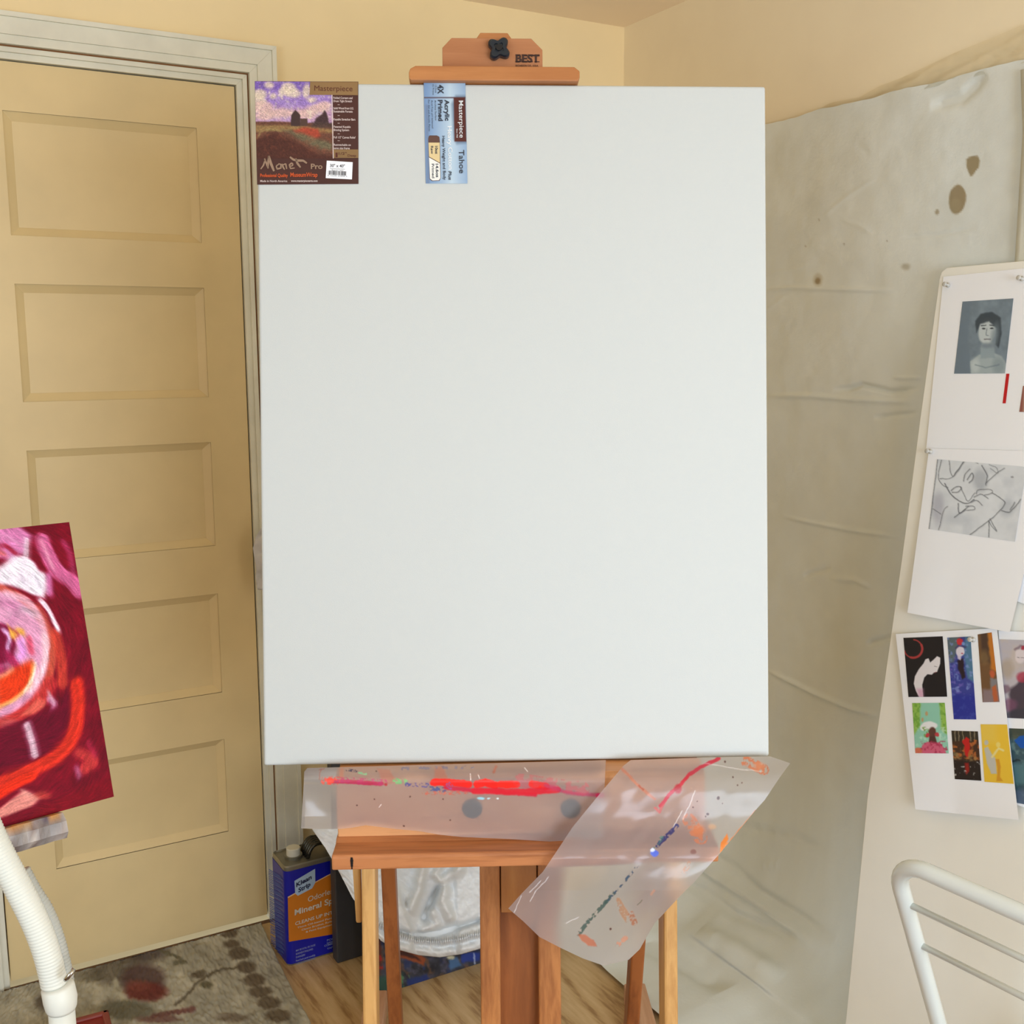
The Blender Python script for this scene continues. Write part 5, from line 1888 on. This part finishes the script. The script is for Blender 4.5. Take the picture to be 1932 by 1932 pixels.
R_ = 0.0122
lp = []
L0 = 0.020                                       # left upright sits just left of the bend start
for h in np.linspace(0.02, ZC - 0.055, 12):
    lp.append(bk(-0.034, h))
for a in np.linspace(0, math.pi / 2, 10)[1:]:
    lp.append(bk(-0.034 + 0.055 * (1 - math.cos(a)), ZC - 0.055 + 0.055 * math.sin(a)))
for a in np.linspace(0.03, WCH - 0.05, 8):
    lp.append(bk(a, ZC))
for a in np.linspace(0, math.pi / 2, 10)[1:]:
    lp.append(bk(WCH - 0.04 + 0.055 * math.sin(a), ZC - 0.055 + 0.055 * math.cos(a)))
for h in np.linspace(ZC - 0.07, 0.02, 12):
    lp.append(bk(WCH + 0.015, h))
MB().tube(lp, R_, 24).build('back_frame', M['white_metal'], chair, smooth=True)
for h in (0, 1):
    P_ = BKP.at(*((1706, 1702), (1721, 1775))[h])
    hh_ = P_[2]
    MB().tube([bk(-0.034, hh_), bk(WCH + 0.015, hh_)], 0.0048, 14).build('back_rod', M['white_metal'], chair, smooth=True)
m = MB()                                         # seat folded up flat between the uprights
dn_ = (cperp * 0.45 - Z) / math.hypot(1, 0.45)
nb_ = np.cross(cdir, dn_)
m.box(bk(-0.005, 0.40) - nb_ * 0.009, cdir * (WCH - 0.005), dn_ * 0.30, nb_ * 0.018)
m.build('seat', M['white_metal'], chair, bevel=0.006, seg=3)

# ------------------------------------------------------------------ red painting on a small easel, left
ra, rt = math.radians(41), math.radians(16)
rd = np.array([math.cos(ra), math.sin(ra), 0])
rm = np.array([-math.sin(ra), math.cos(ra), 0])
ru = Z * math.cos(rt) + rm * math.sin(rt)
rn = np.cross(rd, ru)
if rn @ (EYE - np.array([-0.542, 1.4, 0.848])) > 0:
    rn = -rn                                     # away from the viewer
RB = yplane(1.4).at(215, 1503)
RP = Plane(RB, rn)
RL, RW = 0.3802, 0.50
pic = Pic(-6, 975, 222, 1568, 1.0, (112, 4, 26), wob=0.6, seed=300)
pic.mottle(0.18, 26, 301)
pic.poly([(-10, 990), (35, 992), (60, 1010), (50, 1040), (20, 1055), (-10, 1050)], (206, 118, 168), 1, 7)
pic.brush([(-5, 1010), (15, 1012), (40, 1030)], 6, (222, 150, 190), 0.7, 3)
pic.brush([(-5, 1032), (12, 1030), (28, 1044)], 9, (150, 24, 48), 0.9, 4)
pic.brush([(-5, 1042), (8, 1044)], 8, (206, 90, 76), 0.8, 4)
pic.brush([(80, 1018), (92, 1050), (112, 1080), (135, 1095), (150, 1115)], 26, (206, 100, 148), 0.95, 6)
pic.brush([(78, 1020), (90, 1050), (100, 1072)], 6, (232, 160, 184), 0.7, 3)
pic.brush([(120, 1022), (132, 1045), (140, 1085)], 8, (184, 60, 108), 0.7, 5)
pic.brush([(92, 1085), (94, 1120)], 10, (206, 120, 176), 0.8, 4)
pic.poly([(4, 1066), (24, 1050), (48, 1048), (66, 1062), (72, 1076), (86, 1082), (88, 1112), (82, 1128), (62, 1122), (42, 1112), (20, 1104), (-6, 1102), (-6, 1070)], (238, 224, 236), 1, 5)
pic.brush([(40, 1080), (44, 1100)], 6, (206, 184, 208), 0.7, 4)
pic.brush([(66, 1085), (76, 1108)], 5, (200, 190, 204), 0.7, 3)
pic.brush([(50, 1018), (49, 1048)], 9, (240, 226, 236), 0.95, 2)
# round form
pic.ell(-36, 1236, 142, 138, (188, 74, 56), 1, 6)
pic.ell(-40, 1236, 130, 128, (212, 146, 178), 1, 7)
pic.brush([(10, 1118), (50, 1134), (78, 1170), (88, 1220)], 12, (226, 176, 200), 0.8, 6)
pic.brush([(20, 1160), (44, 1148), (66, 1160)], 14, (204, 168, 186), 0.8, 6)
pic.brush([(84, 1200), (86, 1240), (74, 1276), (56, 1302)], 12, (240, 190, 200), 0.9, 5)
pic.brush([(-5, 1135), (30, 1145), (20, 1175)], 14, (196, 120, 160), 0.8, 7)
pic.brush([(72, 1140), (88, 1168), (96, 1200)], 8, (178, 70, 60), 0.7, 4)
pic.ell(-4, 1215, 34, 40, (112, 4, 42), 1, 5)
pic.brush([(12, 1232), (30, 1262), (-5, 1266)], 18, (150, 26, 70), 0.9, 6)
pic.brush([(36, 1205), (44, 1232), (36, 1240)], 12, (222, 146, 214), 0.95, 4)
pic.brush([(54, 1205), (58, 1230)], 11, (196, 66, 92), 0.9, 4)
pic.brush([(6, 1188), (18, 1200), (14, 1222)], 7, (224, 180, 224), 0.95, 3)
pic.poly([(14, 1176), (22, 1190), (34, 1184), (46, 1186), (46, 1198), (34, 1196), (28, 1206), (20, 1204)], (232, 162, 66), 1, 3)
pic.brush([(20, 1186), (34, 1196), (30, 1202)], 4, (150, 50, 40), 0.8, 2)
pic.poly([(-6, 1276), (24, 1262), (60, 1244), (68, 1256), (58, 1292), (30, 1318), (-6, 1340)], (216, 54, 14), 1, 6)
pic.brush([(-6, 1280), (10, 1272), (24, 1262)], 8, (232, 160, 120), 0.8, 4)
pic.brush([(64, 1254), (56, 1290), (30, 1318), (-6, 1336)], 7, (234, 176, 104), 0.85, 4)
pic.brush([(68, 1250), (62, 1278), (46, 1304)], 4, (250, 232, 220), 0.9, 2)
pic.brush([(-6, 1370), (30, 1355), (70, 1325), (95, 1290)], 26, (186, 44, 44), 0.9, 7)
pic.brush([(104, 1195), (116, 1240), (118, 1290)], 18, (190, 62, 42), 0.75, 8)
pic.brush([(76, 1132), (92, 1150), (110, 1188)], 7, (238, 208, 220), 0.95, 3)
pic.ell(20, 1370, 22, 14, (198, 90, 90), 0.7, 8)
pic.poly([(38, 1350), (52, 1336), (72, 1316), (88, 1322), (84, 1334), (62, 1348)], (216, 92, 78), 0.95, 4)
pic.brush([(92, 1318), (104, 1330), (98, 1340)], 10, (214, 150, 186), 0.9, 5)
pic.brush([(90, 1306), (102, 1324)], 5, (234, 200, 216), 0.7, 3)
pic.poly([(-6, 1375), (60, 1350), (110, 1330), (132, 1290), (136, 1330), (120, 1380), (90, 1420), (40, 1440), (-6, 1450)], (98, 2, 30), 0.95, 8)
pic.brush([(51, 1367), (58, 1392), (66, 1424)], 12, (232, 208, 220), 0.95, 3)
pic.brush([(144, 1290), (146, 1340), (136, 1390), (104, 1428), (50, 1456), (0, 1478)], 26, (212, 46, 26), 0.95, 8)
pic.brush([(-6, 1500), (20, 1482), (60, 1462)], 18, (226, 44, 16), 0.95, 6)
pic.brush([(150, 1420), (176, 1436), (160, 1450)], 20, (206, 60, 56), 0.85, 8)
pic.brush([(145, 1448), (150, 1464)], 10, (196, 110, 150), 0.8, 5)
pic.brush([(168, 1400), (180, 1425)], 10, (170, 34, 66), 0.7, 6)
pic.poly([(-6, 1530), (20, 1508), (46, 1490), (76, 1506), (60, 1520), (20, 1536), (-6, 1545)], (222, 140, 128), 0.95, 5)
pic.brush([(40, 1490), (70, 1506)], 6, (238, 180, 160), 0.8, 3)
pic.ell(80, 1500, 16, 8, (186, 60, 52), 0.8, 5)
pic.poly([(60, 1530), (215, 1460), (222, 1510), (60, 1560)], (122, 6, 22), 0.7, 12)
pic.smear(-40, 1236, 18, 0.32, 401, 0.45)
us = np.r_[np.linspace(0, 0.26, 12)[:-1], np.linspace(0.26, RW, 190)]
vs = np.linspace(0, RL, 420)
uu_, vv_ = np.meshgrid(us, vs[::-1])
P = RB - rd * RW + uu_[..., None] * rd + vv_[..., None] * ru
q = (P - EYE) @ M_CAM
tp = thing('flower_painting', 'red and pink abstract flower painting tilted at the left edge in front of the door', 'painting', tuple(RB - rd * RW / 2))
MB().box(RB - rd * RW + rn * 0.0006, rd * RW, rn * 0.018, ru * RL).build('canvas_edge', plain('crimson_edge', (132, 14, 30), 0.6), tp, bevel=0.001)
MB().grid(P, pic.get(966 + F * q[..., 0] / q[..., 2], 966 + F * q[..., 1] / q[..., 2])).build('painted_surface', painted('oil_paint', 0.6, 0.15, 160, spec=0.12), tp)

# small easel behind it: paint-caked tray and mast
se = thing('small_easel', 'paint-caked small easel holding the red flower painting at the left edge', 'easel', (RB[0] - 0.25, RB[1] - 0.1, 0))
pic = Pic(-10, 1520, 125, 1600, 0.8, (150, 142, 138), wob=0.8, seed=320)
pic.mottle(0.35, 9, 321)
pic.cloud((226, 210, 196), 5, 0.55, 0.8, 322, k=6)
pic.cloud((96, 76, 70), 8, 0.56, 0.7, 323, k=5)
pic.stroke([(64, 1553), (90, 1546), (114, 1541)], 9, (24, 44, 150), 0.95, 2)
pic.dry([(10, 1562), (60, 1546), (114, 1534)], 7, (214, 150, 76), 0.9, 5, 0.42, 324)
q0 = Plane(RB, rn)
m = MB()
tb0 = RP.at(112, 1533, 0.0)
ny_ = 60
prof_r = [(-0.012, 0.000), (0.022, 0.002), (0.024, -0.006), (0.020, -0.020), (0.008, -0.030), (-0.012, -0.030)]
prof_r = [(0.0, 0.004), (-0.016, 0.004), (-0.026, -0.006), (-0.026, -0.020), (-0.014, -0.029), (0.004, -0.030), (0.02, -0.03), (0.02, 0.004), (0.0, 0.004)]
us_ = np.linspace(0, -0.42, ny_)
e_end = (tb0 - RB) @ rd
G = np.zeros((len(prof_r), ny_, 3))
for i, (d, z) in enumerate(prof_r):
    for j, u_ in enumerate(us_):
        wob = 0.0015 * math.sin(j * 1.7 + i) + 0.001 * math.sin(j * 0.6)
        G[i, j] = RB + rd * (e_end + u_) + rn * (d + wob) + ru * (z - 0.0045)
q = (G - EYE) @ M_CAM
m.grid(G, pic.get(966 + F * q[..., 0] / q[..., 2], 966 + F * q[..., 1] / q[..., 2]))
k0 = len(prof_r) * ny_
m.f.append(tuple(i * ny_ for i in range(len(prof_r) - 1)))
m.build('tray', painted('dried_paint', 0.5, 0.8, 220), se)
MP = RB - rd * 0.277
m = MB()
m.box(MP - rd * 0.020 + rn * 0.022 - ru * 0.78, rd * 0.03, rn * 0.018, ru * 1.35)
m.build('mast', M['easel_d'], se, bevel=0.002)
for s_ in (-0.16, 0.12):
    m = MB()
    b0 = RB + rd * (-0.30 + s_) + rn * 0.022 - ru * 0.06
    b1 = np.array([b0[0], b0[1], 0]) + rm * -0.16 + rd * (0.02 if s_ > 0 else -0.10)
    b1 = np.array([b1[0], b1[1], 0.0])
    if s_ > 0:
        b1 = np.array([RB[0] - 0.32, RB[1] - 0.36, 0])
    m.tube([b0, b1], 0.012, 12)
    m.build('leg', M['easel_d'], se, smooth=True)

# ------------------------------------------------------------------ white ribbed hose, front left
HP = yplane(1.0)


def hose_path(px, y_):
    p = curve_pts(px, 260)
    # smooth the polyline
    k = np.ones(25) / 25
    pad = np.pad(p, ((12, 12), (0, 0)), 'edge')
    p = np.stack([np.convolve(pad[:, i], k, 'valid') for i in (0, 1)], -1)
    return yplane(y_).at(p[:, 0], p[:, 1])


hs = thing('ribbed_hose', 'white ribbed flexible hose with cuff and metal clip at the lower left', 'hose', tuple(HP.at(115, 1932) * [1, 1, 0] + [0, 0, 0.3]))


def ribbed(px, y_, r0, r1, pitch, amp):
    path = hose_path(px, y_)
    L = np.r_[0, np.cumsum(np.linalg.norm(np.diff(path, axis=0), axis=1))]
    n_ = int(L[-1] / pitch * 6)
    s_ = np.linspace(0, L[-1], n_)
    pts = np.stack([np.interp(s_, L, path[:, i]) for i in range(3)], -1)
    ph = (np.arange(n_) % 6) / 6.0
    r = np.interp(s_, [0, L[-1]], [r0, r1]) - amp * (np.cos(2 * math.pi * ph) * 0.5 + 0.5) ** 2
    return MB().tube(pts, r, 28)


ribbed([(-190, 1180), (-110, 1380), (-45, 1510), (-6, 1600), (31, 1668), (60, 1724), (79, 1768), (95, 1820), (104, 1866)], 1.0,
       0.0142, 0.0128, 0.0034, 0.0007).build('main_hose', M['white_plastic'], hs, smooth=True)
ribbed([(40, 1640), (62, 1680), (84, 1712), (99, 1744), (112, 1782), (120, 1815), (127, 1842), (127, 1866)], 1.016,
       0.0082, 0.0065, 0.0036, 0.0008).build('thin_hose', M['grey_plastic'], hs, smooth=True)
a, b, c, d = HP.at(108, 1858), HP.at(114, 1886), HP.at(116, 1905), HP.at(124, 2010)
m = MB()
m.tube([a, a + (b - a) * 0.15, b, c - (c - b) * 0.3, c], [0.0135, 0.0158, 0.0162, 0.0150, 0.0136], 28)
m.build('cuff', M['white_plastic'], hs, smooth=True)
m = MB()
m.tube([c - (c - b) * 0.1, d, HP.at(150, 2300)], 0.0127, 28)
m.build('pipe', M['white_plastic'], hs, smooth=True)
a, b = yplane(0.985).at(124, 1848), yplane(0.985).at(140, 1828)
m = MB()
m.tube([a, a + (b - a) * 0.25 - np.array([0, 0.003, 0]), a + (b - a) * 0.7 - np.array([0, 0.004, 0]), b], 0.0024, 10)
m.build('clip', M['chrome'], hs, smooth=True)

for o in list(bpy.data.objects):
    if '_org' in o.keys():
        del o['_org']
